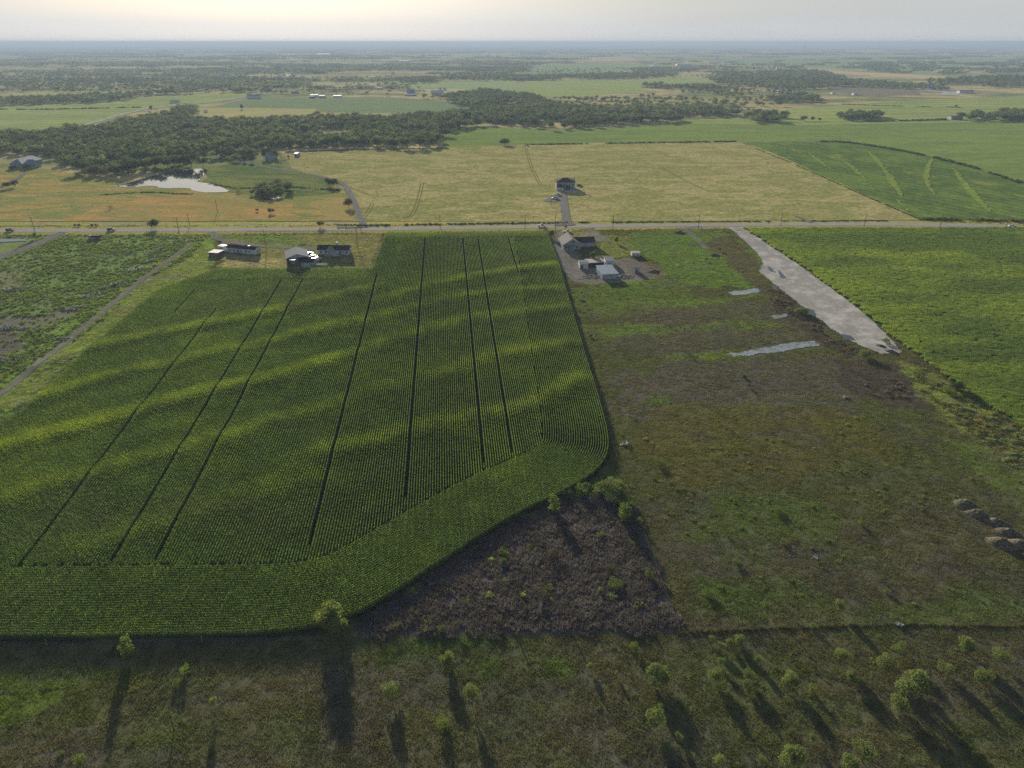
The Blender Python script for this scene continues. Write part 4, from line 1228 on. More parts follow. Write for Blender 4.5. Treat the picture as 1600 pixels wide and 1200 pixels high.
# open scrub with scattered trees
for px, sp_, lo, hh in (([(860, 156), (1000, 152), (1100, 142), (1190, 150), (1215, 158), (1240, 170), (1160, 176), (1000, 171), (880, 170)], 15, .50, 8),
                     ([(1010, 142), (1140, 138), (1240, 143), (1300, 150), (1210, 158), (1100, 144)], 15, .55, 8),
                     ([(-60, 120), (200, 118), (400, 120), (480, 122), (450, 136), (220, 142), (-60, 150)], 17, .46, 8),
                     ([(400, 128), (480, 122), (560, 120), (660, 122), (640, 140), (600, 152), (400, 146)], 18, .58, 7),
                     ([(560, 138), (640, 137), (660, 140), (630, 142), (562, 143)], 14, .5, 6),
                     ([(800, 112), (960, 108), (1250, 100), (1260, 112), (1090, 122), (800, 130)], 24, .6, 8),
                     ([(100, 250), (170, 270), (120, 285), (60, 270)], 10, .62, 4), ([(318, 262), (440, 262), (400, 296), (330, 292)], 9, .62, 2.5),
                     ([(-60, 214), (100, 205), (110, 198), (130, 205), (60, 216)], 11, .45, 7)):
    g = np.array(pts(px))
    a, b = jgrid(g[:, 0].min(), g[:, 0].max(), g[:, 1].min(), g[:, 1].max(), sp_, .6)
    m = inside(a, b, g) & (fbm(a / 70, b / 45, 104, 4) > lo)
    x = np.r_[x, a[m]]; y = np.r_[y, b[m]]; h = np.r_[h, hh * RNG.uniform(.5, 1.3, m.sum())]
n = len(x)
def wood_tint(x, y, n):
    t = RNG.random(n)[:, None]; k = fbm(x / 120, y / 120, 105, 3)[:, None]
    c = np.array([.085, .13, .08]) * (1 - t) + np.array([.23, .27, .15]) * t
    return c * (.65 + .7 * k)
s = np.c_[h * RNG.uniform(1.15, 1.75, n), h * RNG.uniform(1.15, 1.75, n), h]
n_wood = n
scatter('woodland', 'tree', x, y, np.full(n, ZF - .2), RNG.uniform(0, 6.28, n), s, RNG.integers(0, 7, n), wood_tint(x, y, n), 'dark green woodland beyond the hay field')
# countryside farther off: broken woods and hedge lines
FIELDS_FAR = [np.array(pts(p)) for p in ([(800, 130), (870, 125), (1090, 121), (1130, 128), (1000, 134), (1010, 144), (860, 152), (800, 144)], [(818, 103), (870, 100), (1000, 99), (1060, 104), (985, 108), (960, 115), (830, 117)],
              [(600, 137), (610, 128), (800, 127), (830, 140), (760, 143), (660, 138)], [(470, 133), (500, 128), (600, 129), (590, 137), (480, 138)], [(1225, 109), (1275, 107), (1330, 112), (1420, 116), (1500, 121), (1440, 123), (1340, 117)])]
def far_wood(y0, y1, sx_, sy_, thr_l, thr_r, key_lo, key_hi, name, sc_=1.0):
    w = y1 * .86
    X, Y = np.meshgrid(np.arange(-w, w, sx_), np.arange(y0, y1, sy_))
    x = X.ravel() + RNG.uniform(-.5, .5, X.size) * sx_; y = Y.ravel() + RNG.uniform(-.5, .5, X.size) * sy_
    x, y = x[np.abs(x) < y * .84 + 200], y[np.abs(x) < y * .84 + 200]
    side = np.clip((x / y + .1) / .5, 0, 1)
    nn = fbm(x / 900, y / 420, 106, 5)
    m = nn > thr_l * (1 - side) + thr_r * side
    hedge = (np.abs(fbm(x / 1400, y / 500, 107, 2) * 9 % 1 - .5) < .05) & (RNG.random(len(x)) < .5)
    m |= hedge
    for g in FIELDS_FAR: m &= ~inside(x, y, g)
    x, y = x[m], y[m]; n = len(x)
    scatter(name, 'clump', x, y, np.full(n, ZF - .3), RNG.uniform(-.25, .25, n) + np.pi * RNG.integers(0, 2, n), RNG.uniform(.7, 1.1, n) * sc_, RNG.integers(key_lo, key_hi, n), wood_tint(x, y, n), 'hazy far-off woods and hedges across the plain')
    return n
n1_ = far_wood(1950, 5200, 105, 62, .495, .64, 0, 4, 'far_woodland')
n2_ = far_wood(5200, 22000, 300, 190, .50, .61, 4, 8, 'horizon_woodland', 1.0)
n3_ = far_wood(22000, 52000, 900, 700, .44, .5, 4, 8, 'horizon_woodland', 3.0)
print('COUNTS corn', nc, nh, 'wood', n_wood, n1_, n2_, n3_)

# ------------------------------------------------------------------ individual trees and bushes
LEAF_BRIGHT = leaf_mat('mesquite_leaf', (.205, .26, .10), .45, False, .3, .5)
LEAF_WEED = leaf_mat('weed_leaf', (.19, .26, .08), .5, False, .3, .6)
LEAF_MID = leaf_mat('tree_leaf', (.10, .145, .05), .4, False, .3, .4)
LEAF_DARK = leaf_mat('evergreen_leaf', (.075, .10, .05), .3, False, .3, .4)
LEAF_GREY = leaf_mat('dusty_leaf', (.16, .15, .10), .4, False, .3, .5)

CROWNS = {}
def crown(kind, seed):
    key = (kind, seed)
    if key in CROWNS: return CROWNS[key]
    rs = random.Random(hash(kind) % 1 + seed * 31 + len(kind))
    if kind == 'airy':      # light, feathery mesquite: unit height 1
        bl = crown_blobs(rs, .62, .22, 1.0, 15)
        V, Fc = leaf_cards(rs, bl, 2000, .034, .45, .35); mat = LEAF_BRIGHT
    elif kind == 'bushy':
        bl = crown_blobs(rs, .6, .06, 1.0, 13)
        V, Fc = leaf_cards(rs, bl, 2200, .04, .5, .3); mat = LEAF_BRIGHT
    elif kind == 'upright':
        bl = [(rs.uniform(-.12, .12), rs.uniform(-.12, .12), z, rs.uniform(.14, .24) * (1.1 - .3 * z), .16) for z in [.12 + .08 * i for i in range(11)]]
        V, Fc = leaf_cards(rs, bl, 1100, .034, .45, .2); mat = LEAF_WEED
    elif kind == 'weed':
        bl = [(rs.uniform(-.35, .35), rs.uniform(-.35, .35), rs.uniform(.15, .8), rs.uniform(.14, .26), rs.uniform(.14, .24)) for _ in range(14)]
        V, Fc = leaf_cards(rs, bl, 900, .042, .4, .4); mat = LEAF_WEED
    elif kind == 'dusty':
        bl = [(rs.uniform(-.45, .45), rs.uniform(-.35, .35), rs.uniform(.15, .75), rs.uniform(.14, .24), rs.uniform(.14, .24)) for _ in range(12)]
        V, Fc = leaf_cards(rs, bl, 700, .035, .4, .4); mat = LEAF_GREY
    elif kind == 'round':
        bl = crown_blobs(rs, .48, .2, 1.0, 14)
        V, Fc = leaf_cards(rs, bl, 1300, .04, .7, .25); mat = LEAF_MID
    else:                   # dark evergreen oak or cedar
        bl = crown_blobs(rs, .5, .12 if kind == 'oak' else .04, 1.0, 12)
        V, Fc = leaf_cards(rs, bl, 1100, .042, .75, .25); mat = LEAF_DARK
    CROWNS[key] = mesh_np('crown', V, Fc, mat)
    return CROWNS[key]
TRUNKS = {}
def tree(name, px, py, h, kind, label, cat='tree', group=None, wide=1.0, seed=None, lean=0):
    """px, py: where the stem stands on the ground in the survey picture; h: height in metres"""
    seed = random.randrange(5) if seed is None else seed
    p = PT(px, py)
    r = link(name, None, None, p, (lean, 0, random.uniform(0, 6.28)))
    r.scale = (h * wide, h * wide, h)
    tag(r, label, cat, group)
    k = (kind in ('bushy', 'weed', 'dusty', 'upright', 'cedar'), seed % 3)
    if k not in TRUNKS:
        TRUNKS[k] = trunk_mesh(k[1] + 50, .8 if not k[0] else .7, .022 if not k[0] else .014, .4 if not k[0] else .3, 5)
    link('trunk', TRUNKS[k], r)
    link('crown', crown(kind, seed % 4), r)
    return r

G1 = 'young mesquite bushes in the near pasture'
def hpx(px, py, npx):
    """height in metres of something that shows npx photo pixels tall there"""
    v = (py - 600) / FPX
    dep = R(PITCH) + math.atan(v)
    return npx * zc_of(px, py) / max(.35, math.cos(dep)) * math.cos(math.atan(v)) 
BUSH = [  # x, y of the stem, crown width in px, height in px, kind, label
    (1422, 1090, 46, 44, 'bushy', 'largest dark green mesquite bush in the lower right pasture'),
    (1402, 1108, 32, 26, 'bushy', 'bush touching the lower left side of the largest mesquite'),
    (1384, 1045, 34, 22, 'airy', 'wide airy mesquite just above the largest bush'),
    (1402, 1022, 22, 20, 'airy', 'small round mesquite above the wide airy one, nearer the fence'),
    (1425, 1066, 16, 18, 'airy', 'slim sapling behind the largest mesquite bush'),
    (1476, 1052, 24, 20, 'bushy', 'mesquite bush right of the largest one, half way to the frame edge'),
    (1508, 1018, 26, 24, 'bushy', 'round mesquite near the fence at the right, shadow falling right'),
    (1561, 1034, 26, 22, 'airy', 'pale mesquite closest to the right edge of the picture'),
    (1534, 1066, 28, 22, 'bushy', 'bright mesquite below the pale one at the right edge'),
    (1312, 1032, 24, 22, 'airy', 'fresh yellow green mesquite below the middle of the fence'),
    (1331, 1067, 20, 18, 'bushy', 'small round bush on the long shadow below the fence'),
    (1232, 1071, 25, 22, 'bushy', 'mesquite with a long slanting shadow left of the big cluster'),
    (1310, 956, 17, 20, 'airy', 'lone slender tree standing just above the fence'),
    (1269, 1080, 14, 13, 'weed', 'tiny straw green shrub between two mesquite bushes'),
    (1268, 1160, 12, 15, 'airy', 'small sapling low in the picture with a thin long shadow'),
    (1232, 1196, 40, 34, 'bushy', 'big round mesquite cut by the lower edge of the picture'),
    (1347, 1190, 38, 32, 'airy', 'spreading mesquite at the lower edge, right of the round one'),
    (1329, 1200, 30, 20, 'bushy', 'low bush in front of the spreading mesquite at the lower edge'),
    (1528, 1192, 20, 18, 'bushy', 'small bush at the lower edge near the right corner'),
    (1545, 1200, 14, 10, 'weed', 'weed beside the small bush in the lower right corner'),
    (1026, 1066, 36, 26, 'bushy', 'broad mesquite below the corner of the dead weed patch'),
    (1040, 1068, 20, 16, 'airy', 'lower right stem of the broad mesquite pair'),
    (1015, 1060, 16, 16, 'airy', 'pale stem on the left flank of the broad mesquite'),
    (1024, 1132, 30, 28, 'bushy', 'dense mesquite with a thick black shadow, middle of the near pasture'),
    (1035, 1108, 15, 12, 'bushy', 'small bush just above the dense mesquite'),
    (1060, 1156, 14, 12, 'airy', 'pale sapling right of the dense mesquite shadow'),
    (1038, 1172, 16, 15, 'bushy', 'small bright bush standing in the shadow of the dense mesquite'),
    (990, 1014, 14, 12, 'weed', 'pale shrub just below the edge of the dead weeds'),
    (1116, 1062, 22, 20, 'bushy', 'round bright bush, second row below the fence corner'),
    (1126, 1038, 14, 12, 'airy', 'faint small shrub above the round bright bush'),
    (1170, 1062, 22, 16, 'airy', 'upper one of two stacked bushes left of the long slanting shadow'),
    (1170, 1080, 22, 16, 'bushy', 'lower one of two stacked bushes, darker at its foot'),
    (1155, 1006, 18, 15, 'bushy', 'bright bush close below the fence line'),
    (1112, 1004, 11, 13, 'airy', 'slim pale shrub next to the first wooden fence post'),
    (1126, 1014, 14, 12, 'airy', 'pale shrub between the first post and the bright bush'),
    (1140, 1008, 11, 12, 'airy', 'thin shrub touching the left side of the bright fence bush'),
    (1184, 1036, 12, 14, 'airy', 'thin yellowish shrub with a thin shadow below the fence'),
    (1122, 1198, 20, 20, 'airy', 'pale bush at the lower edge left of the round mesquite'),
    (1190, 1192, 15, 12, 'airy', 'small pale bush at the lower edge beside the round mesquite'),
    (1270, 983, 14, 9, 'weed', 'low bush growing on the fence line'),
    (922, 1046, 12, 12, 'airy', 'pale shrub in the middle of the near pasture'),
    (963, 1056, 6, 10, 'airy', 'tiny thin sapling near the middle of the near pasture'),
    (612, 1086, 32, 22, 'airy', 'round feathery bush with a square dark shadow, left of centre'),
    (738, 1100, 28, 34, 'airy', 'slender tree on a thin trunk with a shadow running off the frame'),
    (700, 1042, 24, 26, 'bushy', 'bush below the dead weed patch standing in rank grass'),
    (694, 1134, 22, 18, 'weed', 'low green shrub left of the slender tree'),
    (200, 1024, 18, 32, 'upright', 'narrow upright bush against the lower edge of the corn'),
    (520, 984, 44, 50, 'bushy', 'big grey green tree at the lower tip of the corn field'),
    (508, 976, 22, 30, 'airy', 'pale part of the thicket at the corn tip'),
    (536, 984, 18, 22, 'airy', 'smaller bush on the right side of the thicket at the corn tip'),
    (290, 1052, 16, 15, 'weed', 'low dark weed beside the corn shadow, lower left'),
    (278, 1070, 14, 10, 'weed', 'bright low weed right below the dark one'),
    (337, 1108, 11, 24, 'airy', 'tall thin weed stalk with a tuft on top, lower left'),
    (124, 1194, 20, 16, 'weed', 'bright weed clump at the lower left edge of the picture'),
    (95, 1178, 10, 7, 'weed', 'small weed clump near the lower left corner'),
    (645, 962, 20, 12, 'dusty', 'yellowish weed in the dead patch, nearest the corn tip'),
    (617, 986, 22, 12, 'dusty', 'yellow weed clump in the lowest corner of the dead patch'),
    (713, 982, 18, 14, 'dusty', 'grey green weed at the lower middle of the dead patch'),
    (668, 988, 14, 10, 'dusty', 'small pale weed between two larger ones along the lower rim'),
    (689, 986, 14, 9, 'weed', 'bright weed beside the small pale one along the lower rim'),
    (777, 972, 14, 12, 'dusty', 'pale weed alone on the lower right of the dead patch'),
    (785, 880, 13, 9, 'weed', 'bright green weed in the upper middle of the dead patch'),
    (787, 866, 18, 9, 'weed', 'dark green weed just above the bright green one'),
    (845, 932, 26, 18, 'dusty', 'wide straw coloured weed in the middle of the dead patch'),
    (865, 868, 26, 16, 'dusty', 'broad pale weed with a dark shadow below the corn corner'),
    (957, 892, 18, 12, 'dusty', 'pale weed near the right rim of the dead patch'),
    (962, 916, 22, 12, 'weed', 'dark weed mound near the right rim of the dead patch'),
    (937, 925, 8, 10, 'weed', 'thin weed left of the dark mound'),
    (1000, 842, 10, 8, 'dusty', 'small shrub at the upper right rim of the dead patch'),
    (938, 838, 12, 8, 'weed', 'little green weed in the upper right of the dead patch'),
    (722, 878, 14, 8, 'dusty', 'faint pale weed in the shade of the corn edge'),
    (820, 952, 10, 8, 'dusty', 'tiny yellow weed below the wide straw coloured one'),
    (1015, 902, 16, 14, 'weed', 'green weed mound touching the right rim of the dead patch'),
    (865, 800, 17, 26, 'upright', 'tall bright weed bush at the top of the dead patch'),
    (974, 812, 20, 26, 'upright', 'tall pale bush near the upper right of the dead patch'),
    (1000, 820, 12, 14, 'weed', 'smaller bush right of the tall pale one'),
    (958, 775, 40, 26, 'bushy', 'largest green bush beside the rounded corner of the corn'),
    (936, 772, 26, 18, 'weed', 'middle bush of the thicket by the corn corner'),
    (910, 772, 26, 18, 'weed', 'left bush of the thicket by the corn corner'),
    (975, 785, 24, 18, 'bushy', 'lower right bush of the thicket by the corn corner'),
    (885, 776, 20, 14, 'dusty', 'grey dead brush at the left end of the corner thicket'),
    (955, 756, 18, 12, 'weed', 'bush nearest the corn at the top of the corner thicket'),
    (1352, 558, 22, 13, 'bushy', 'round bush beside the end of the gravel strip'),
    (1253, 490, 22, 12, 'bushy', 'round bush left of the middle of the gravel strip'),
    (1232, 485, 9, 6, 'weed', 'little bush left of the round one by the gravel'),
    (1212, 468, 8, 6, 'weed', 'little bush between dark soil and washed gravel'),
    (1490, 608, 26, 16, 'oak', 'dark green bush at the edge of the crop on the right'),
    (1478, 612, 14, 12, 'weed', 'green weed beside the dark bush at the crop edge'),
    (1383, 536, 14, 9, 'weed', 'dark low bush at the tip of the gravel strip'),
    (1170, 605, 6, 7, 'cedar', 'lone dark post-like shrub in the right pasture'),
    (1284, 520, 7, 5, 'cedar', 'small black shrub in the dark debris by the gravel'),
    (1162, 590, 8, 5, 'cedar', 'low dark shrub in the middle of the right pasture'),
    (1075, 558, 22, 6, 'dusty', 'grey brush heap in the wheel ruts of the right pasture'),
    (923, 527, 6, 5, 'cedar', 'small dark shrub beside the right edge of the corn'),
    (1215, 800, 18, 9, 'weed', 'bright green shrub patch in the right pasture'),
    (1225, 850, 12, 7, 'weed', 'small shrub in the open right pasture'),
    (1150, 880, 14, 8, 'weed', 'low shrub in the right pasture above the fence'),
    (1030, 725, 16, 10, 'weed', 'shrub right of the corn corner'),
    (1140, 672, 10, 7, 'dusty', 'tuft on the brow of the right pasture'),
    (1375, 905, 10, 8, 'dusty', 'small pale shrub above the fence at the right'),
    (1345, 820, 10, 8, 'weed', 'small shrub left of the gravel mounds'),
    (1385, 925, 10, 7, 'weed', 'low weed above the fence at the right'),
    (1105, 930, 20, 10, 'weed', 'green weed patch above the first wooden post'),
]
for i, (px, py, wpx, npx, kind, lab) in enumerate(BUSH):
    h = hpx(px, py, npx) * .86
    h = min(h, wpx * zc_of(px, py) * 1.25) if kind not in ('upright', 'airy') else h
    baseline = {'airy': 1.24, 'bushy': 1.2, 'upright': .5, 'weed': 1.1, 'dusty': 1.3, 'oak': 1.0, 'cedar': 1.0}[kind]
    wide = 1.12 * wpx * zc_of(px, py) / (h * baseline)
    nm = {'airy': 'mesquite_bush', 'bushy': 'mesquite_bush', 'upright': 'tall_weed', 'weed': 'weed_bush', 'dusty': 'dry_weed', 'oak': 'bush', 'cedar': 'shrub'}[kind]
    cat = 'bush' if kind in ('airy', 'bushy', 'oak', 'cedar') else 'weed'
    tree(nm, px, py, h, kind, lab, cat, G1 if (kind in ('airy', 'bushy') and py > 940) else None, wide)
# dead stems
for px, py, h, lab in ((272, 1142, 5.2, 'thin dead stem standing alone at the lower left'),):
    p = PT(px, py); r = link('dead_tree', None, None, p); tag(r, lab, 'dead tree')
    bm = bmesh.new(); tube(bm, (0, 0, -.2), (.1, .05, h), .10, .03); bm_obj('trunk', bm, M_BARK, r)
    bm = bmesh.new(); tube(bm, (.07, .03, h * .7), (-.5, .2, h * 1.0), .04, .015); tube(bm, (.05, .02, h * .55), (.35, .3, h * .8), .035, .015); bm_obj('branch', bm, M_BARK, r)

TREES = [
    (238, 357, 22, 15, 'oak', 'lone spreading oak on the far side of the road at the left'),
    (501, 355, 12, 11, 'cedar', 'dark bush by the road between house driveway and farm track'),
    (173, 327, 10, 8, 'dusty', 'small bare tree in the dry meadow below the pond'),
    (424, 334, 11, 10, 'cedar', 'small dark tree standing in the dry meadow'),
    (402, 331, 5, 6, 'cedar', 'little tree left of the small dark one in the dry meadow'),
    (544, 325, 16, 17, 'oak', 'dark round tree beside the lower driveway bend'),
    (522, 293, 18, 15, 'oak', 'right half of the tree pair at the driveway bend'),
    (513, 291, 14, 13, 'oak', 'left half of the tree pair at the driveway bend'),
    (434, 309, 9, 11, 'round', 'pale young tree at the little pond'),
    (394, 305, 9, 9, 'round', 'pale bush left of the little pond'),
    (372, 302, 10, 8, 'dusty', 'bare scrub tree right of the pond tip'),
    (383, 253, 9, 12, 'oak', 'left one of two trees on the driveway loop'),
    (393, 254, 10, 13, 'oak', 'right one of two trees on the driveway loop'),
    (412, 249, 10, 17, 'oak', 'tall cedar left of the pale farmhouse'),
    (420, 243, 16, 14, 'round', 'big tree behind the pale farmhouse'),
    (432, 248, 9, 14, 'oak', 'dark tree right of the pale farmhouse'),
    (440, 250, 13, 14, 'dusty', 'open bare-looking tree right of the farmhouse'),
    (451, 247, 5, 5, 'cedar', 'little shrub beside the open tree at the farmhouse'),
    (13, 294, 15, 11, 'oak', 'left tree of the clump on the lane at the far left'),
    (25, 292, 11, 11, 'oak', 'right tree of the clump on the lane at the far left'),
    (42, 265, 13, 9, 'oak', 'dark tree in front of the big hipped house at far left'),
    (20, 265, 12, 6, 'oak', 'low bush in front of the left corner of the hipped house'),
    (162, 277, 14, 14, 'round', 'tree standing alone at the left tip of the pond'),
    (55, 372, 6, 9, 'round', 'small tree at the mouth of the gravel lane'),
    (788, 227, 22, 11, 'oak', 'isolated dark tree in the gap between hay and green field'),
    (884, 357, 5, 5, 'cedar', 'little dark bush at the roadside above the right farmhouse'),
    (860, 372, 11, 14, 'oak', 'dark tree at the upper right corner of the corn'),
    (927, 407, 14, 16, 'round', 'bright round tree in the farmyard behind the sheds'),
    (963, 380, 8, 11, 'cedar', 'small dark tree on the fence right of the right farmhouse'),
    (1256, 189, 12, 8, 'oak', 'first of three dark trees standing in the far green field'),
    (1269, 189, 8, 7, 'oak', 'middle one of three dark trees in the far green field'),
    (1280, 189, 7, 5, 'oak', 'smallest of three dark trees in the far green field'),
    (237, 173, 8, 8, 'oak', 'lone tree where the country road meets the far farm'),
    (378, 171, 8, 8, 'oak', 'lone tree on the boundary of the far tan field'),
    (1493, 168, 6, 4, 'oak', 'tiny tree at the edge of the far ploughed crop'),
    (1103, 408, 4, 5, 'cedar', 'stub of a tree near the grey soil heap'),
    (1124, 392, 5, 6, 'cedar', 'small dark shrub right of the farm lane'),
    (1131, 361, 8, 6, 'weed', 'green shrub by the white box at the roadside'),
    (92, 143, 10, 7, 'oak', 'hazy tree in the far meadow at the left'),
]
for px, py, wpx, npx, kind, lab in TREES:
    h = npx * zc_of(px, py) * 1.02
    wide = wpx * zc_of(px, py) / (h * {'oak': .95, 'cedar': .95, 'round': .95, 'dusty': 1.2, 'weed': 1.1}[kind])
    tree('tree' if kind != 'weed' else 'shrub', px, py, h, kind, lab, 'tree', None, wide)
# roadside hedge of small bushes beyond the road, and others by the road
for i in range(11):
    tree('hedge_bush', 528 + i * 3.4, 354, 1.6 + .6 * random.random(), 'cedar', 'dark clipped bush in the row along the road by the driveway mouth', 'bush', 'row of bushes at the driveway mouth', 1.0)
for px in (118, 124, 144, 151):
    tree('roadside_bush', px, 353.5, 1.8, 'cedar', 'low dark bush on the far verge between the two dark cars', 'bush', 'low bushes on the far verge', 1.4)
# trees at the front edge of the woodland which stand out singly
EDGE = [(130, 270), (146, 275), (183, 275), (200, 273), (212, 269), (228, 267), (244, 265), (262, 263), (281, 262), (300, 261), (318, 260), (345, 246), (455, 232), (470, 231), (489, 231), (508, 230), (528, 229), (548, 229), (569, 229), (590, 230), (612, 231), (636, 232), (656, 231), (673, 229), (682, 226), (690, 214), (702, 205), (718, 201), (745, 197), (768, 196), (790, 195), (812, 197), (835, 199), (860, 203), (882, 202), (905, 199), (928, 198), (952, 195), (975, 194), (1000, 192), (1025, 191), (1048, 190)]
ORD = ['first', 'second', 'third', 'fourth', 'fifth', 'sixth', 'seventh', 'eighth', 'ninth', 'tenth', 'eleventh', 'twelfth', 'thirteenth']
def edge_label(i, px):
    for lo, hi, txt in ((0, 340, 'woodland edge tree behind the pond'), (340, 360, 'woodland edge tree above the right tip of the pond'), (360, 688, 'woodland edge tree at the top of the hay field'),
                        (688, 800, 'woodland edge tree on the tongue above the lone field tree'), (800, 1100, 'woodland edge tree of the long grove in the green field')):
        if lo <= px < hi:
            k = sum(1 for q in EDGE[:i] if lo <= q[0] < hi)
            return txt + ', ' + ORD[k] + ' from the left' if hi - lo > 25 else txt
for i, (px, py) in enumerate(EDGE):
    tree('woodland_tree', px, py, random.uniform(9, 13.5), random.choice(['oak', 'round', 'round']), edge_label(i, px), 'tree', 'trees along the front edge of the woodland', random.uniform(1.1, 1.5))

# ------------------------------------------------------------------ buildings
WALL_W = simple('white_siding', (.60, .61, .62), .7, .06, .6)
WALL_G = simple('grey_siding', (.33, .36, .38), .75, .08, .6)
WALL_T = simple('beige_stone', (.42, .39, .33), .85, .12, 1.2)
WALL_M = simple('pale_metal', (.33, .38, .43), .6, .08, .5)
WALL_D = simple('painted_shade', (.03, .035, .04), .9, .2, 1)  # near-black colour painting the shade of the canopy and the house entry
ROOF_D = simple('dark_shingles', (.055, .058, .065), .95, .15, 1.5, spec=.05)
ROOF_G = simple('grey_roof', (.22, .21, .20), .8, .12, 1.2)
ROOF_T = simple('tan_shingles', (.30, .27, .22), .95, .12, 1.5, spec=.05)
ROOF_M = simple('metal_roof', (.19, .20, .21), .9, .08, .5, spec=.05)
ROOF_R = simple('rusty_roof', (.40, .33, .27), .7, .25, .8)
TRIM = simple('white_trim', (.55, .55, .54), .6, .05, 1)
GLASS = simple('window_glass', (.03, .04, .05), .1, .1, 1, spec=.8)
DOORM = simple('door_paint', (.12, .10, .09), .6, .1, 1)
WOOD = simple('weathered_wood', (.20, .16, .12), .9, .25, 3)
STEEL = simple('dark_steel', (.10, .10, .10), .6, .15, 3)

def place3(a, b, c):
    """footprint from three ground points: front left, front right, back right"""
    A_, B_, C_ = (Vector((*P0(*q), 0)) for q in (a, b, c))
    w = (B_ - A_).length; ang = math.atan2(B_.y - A_.y, B_.x - A_.x); d = (C_ - B_).length
    z = min(tz(A_.x, A_.y), tz(B_.x, B_.y))
    return Vector((A_.x, A_.y, z)), ang, w, d

def window(root, face, pos, z, w, h, W, D, frame=TRIM, glass=GLASS, name='window'):
    """a framed window on one wall: pos runs along the wall"""
    bm = bmesh.new(); bg = bmesh.new()
    def bb(b, a0, a1, z0, z1, o0, o1):
        if face == 'front': box(b, a0, a1, -o1, -o0, z0, z1)
        elif face == 'back': box(b, a0, a1, D + o0, D + o1, z0, z1)
        elif face == 'right': box(b, W + o0, W + o1, a0, a1, z0, z1)
        else: box(b, -o1, -o0, a0, a1, z0, z1)
    f = .1
    if name == 'window':
        bb(bm, pos, pos + w, z, z + f, .003, .09); bb(bm, pos, pos + w, z + h - f, z + h, .003, .09)
        bb(bm, pos, pos + f, z + f, z + h - f, .003, .09); bb(bm, pos + w - f, pos + w, z + f, z + h - f, .003, .09)
        wd = bm_obj('window', bm, frame, root)
        bb(bg, pos + f, pos + w - f, z + f, z + h - f, .003, .04)
        bm_obj('pane', bg, glass, wd)
        return wd
    bb(bm, pos, pos + w, z, z + h, .003, .07)
    bg.free()
    return bm_obj(name, bm, frame, root)

def building(name, a, b, c, h, rise, label, cat='house', wall=WALL_W, roof=ROOF_D, ridge='x', hip=0.0, wins=(), over=.4, group=None, d=None, zbase=0, open_front=None):
    loc, ang, W, D = place3(a, b, c)
    if d: D = d
    root = link(name, None, None, loc + Vector((0, 0, zbase)), (0, 0, ang)); tag(root, label, cat, group)
    root['w'] = W; root['d'] = D
    bm = bmesh.new()
    box(bm, 0, W, 0, D, -1.2, h)
    if not hip and rise:
        if ridge == 'x':
            for x_ in (0, W - .12):
                v = [bm.verts.new(p) for p in ((x_, .02, h), (x_, D - .02, h), (x_, D / 2, h + rise - .05), (x_ + .12, .02, h), (x_ + .12, D - .02, h), (x_ + .12, D / 2, h + rise - .05))]
                for q in ((0, 2, 1), (3, 4, 5), (0, 3, 5, 2), (1, 2, 5, 4)): bm.faces.new([v[i] for i in q])
        else:
            for y_ in (0, D - .12):
                v = [bm.verts.new(p) for p in ((.02, y_, h), (W - .02, y_, h), (W / 2, y_, h + rise - .05), (.02, y_ + .12, h), (W - .02, y_ + .12, h), (W / 2, y_ + .12, h + rise - .05))]
                for q in ((0, 1, 2), (3, 5, 4), (0, 2, 5, 3), (1, 4, 5, 2)): bm.faces.new([v[i] for i in q])
    bm_obj('wall', bm, wall, root)
    bm = bmesh.new(); o = over; e = .02
    if hip:
        if W >= D:
            r0, r1 = (D / 2 * hip, D / 2), (W - D / 2 * hip, D / 2)
        else:
            r0, r1 = (W / 2, W / 2 * hip), (W / 2, D - W / 2 * hip)
        P_ = [(-o, -o, h + e), (W + o, -o, h + e), (W + o, D + o, h + e), (-o, D + o, h + e), (*r0, h + rise), (*r1, h + rise)]
        vs = [bm.verts.new(p) for p in P_]
        fs = ((0, 1, 5, 4), (1, 2, 5), (2, 3, 4, 5), (3, 0, 4)) if W >= D else ((0, 1, 4), (1, 2, 5, 4), (2, 3, 5), (3, 0, 4, 5))
        for q in fs: bm.faces.new([vs[i] for i in q])
        bm.faces.new([vs[i] for i in (3, 2, 1, 0)])
    elif rise:
        dz = rise * o / ((D if ridge == 'x' else W) / 2)
        if ridge == 'x':
            slab(bm, [(-o, -o, h - dz + .12), (W + o, -o, h - dz + .12), (W + o, D / 2 - .004, h + rise + .12), (-o, D / 2 - .004, h + rise + .12)], .1)
            slab(bm, [(-o, D + o, h - dz + .12), (W + o, D + o, h - dz + .12), (W + o, D / 2 + .004, h + rise + .12), (-o, D / 2 + .004, h + rise + .12)], .1)
        else:
            slab(bm, [(-o, -o, h - dz + .12), (-o, D + o, h - dz + .12), (W / 2 - .004, D + o, h + rise + .12), (W / 2 - .004, -o, h + rise + .12)], .1)
            slab(bm, [(W + o, -o, h - dz + .12), (W + o, D + o, h - dz + .12), (W / 2 + .004, D + o, h + rise + .12), (W / 2 + .004, -o, h + rise + .12)], .1)
    else:
        box(bm, -o, W + o, -o, D + o, h + .005, h + .18)
    bm_obj('roof', bm, roof, root)
    for wn in wins:
        window(root, wn[0], wn[1], wn[2], wn[3], wn[4], W, D, *(wn[5:] if len(wn) > 5 else ()))
    return root, W, D
DK = (DOORM, None, 'door')

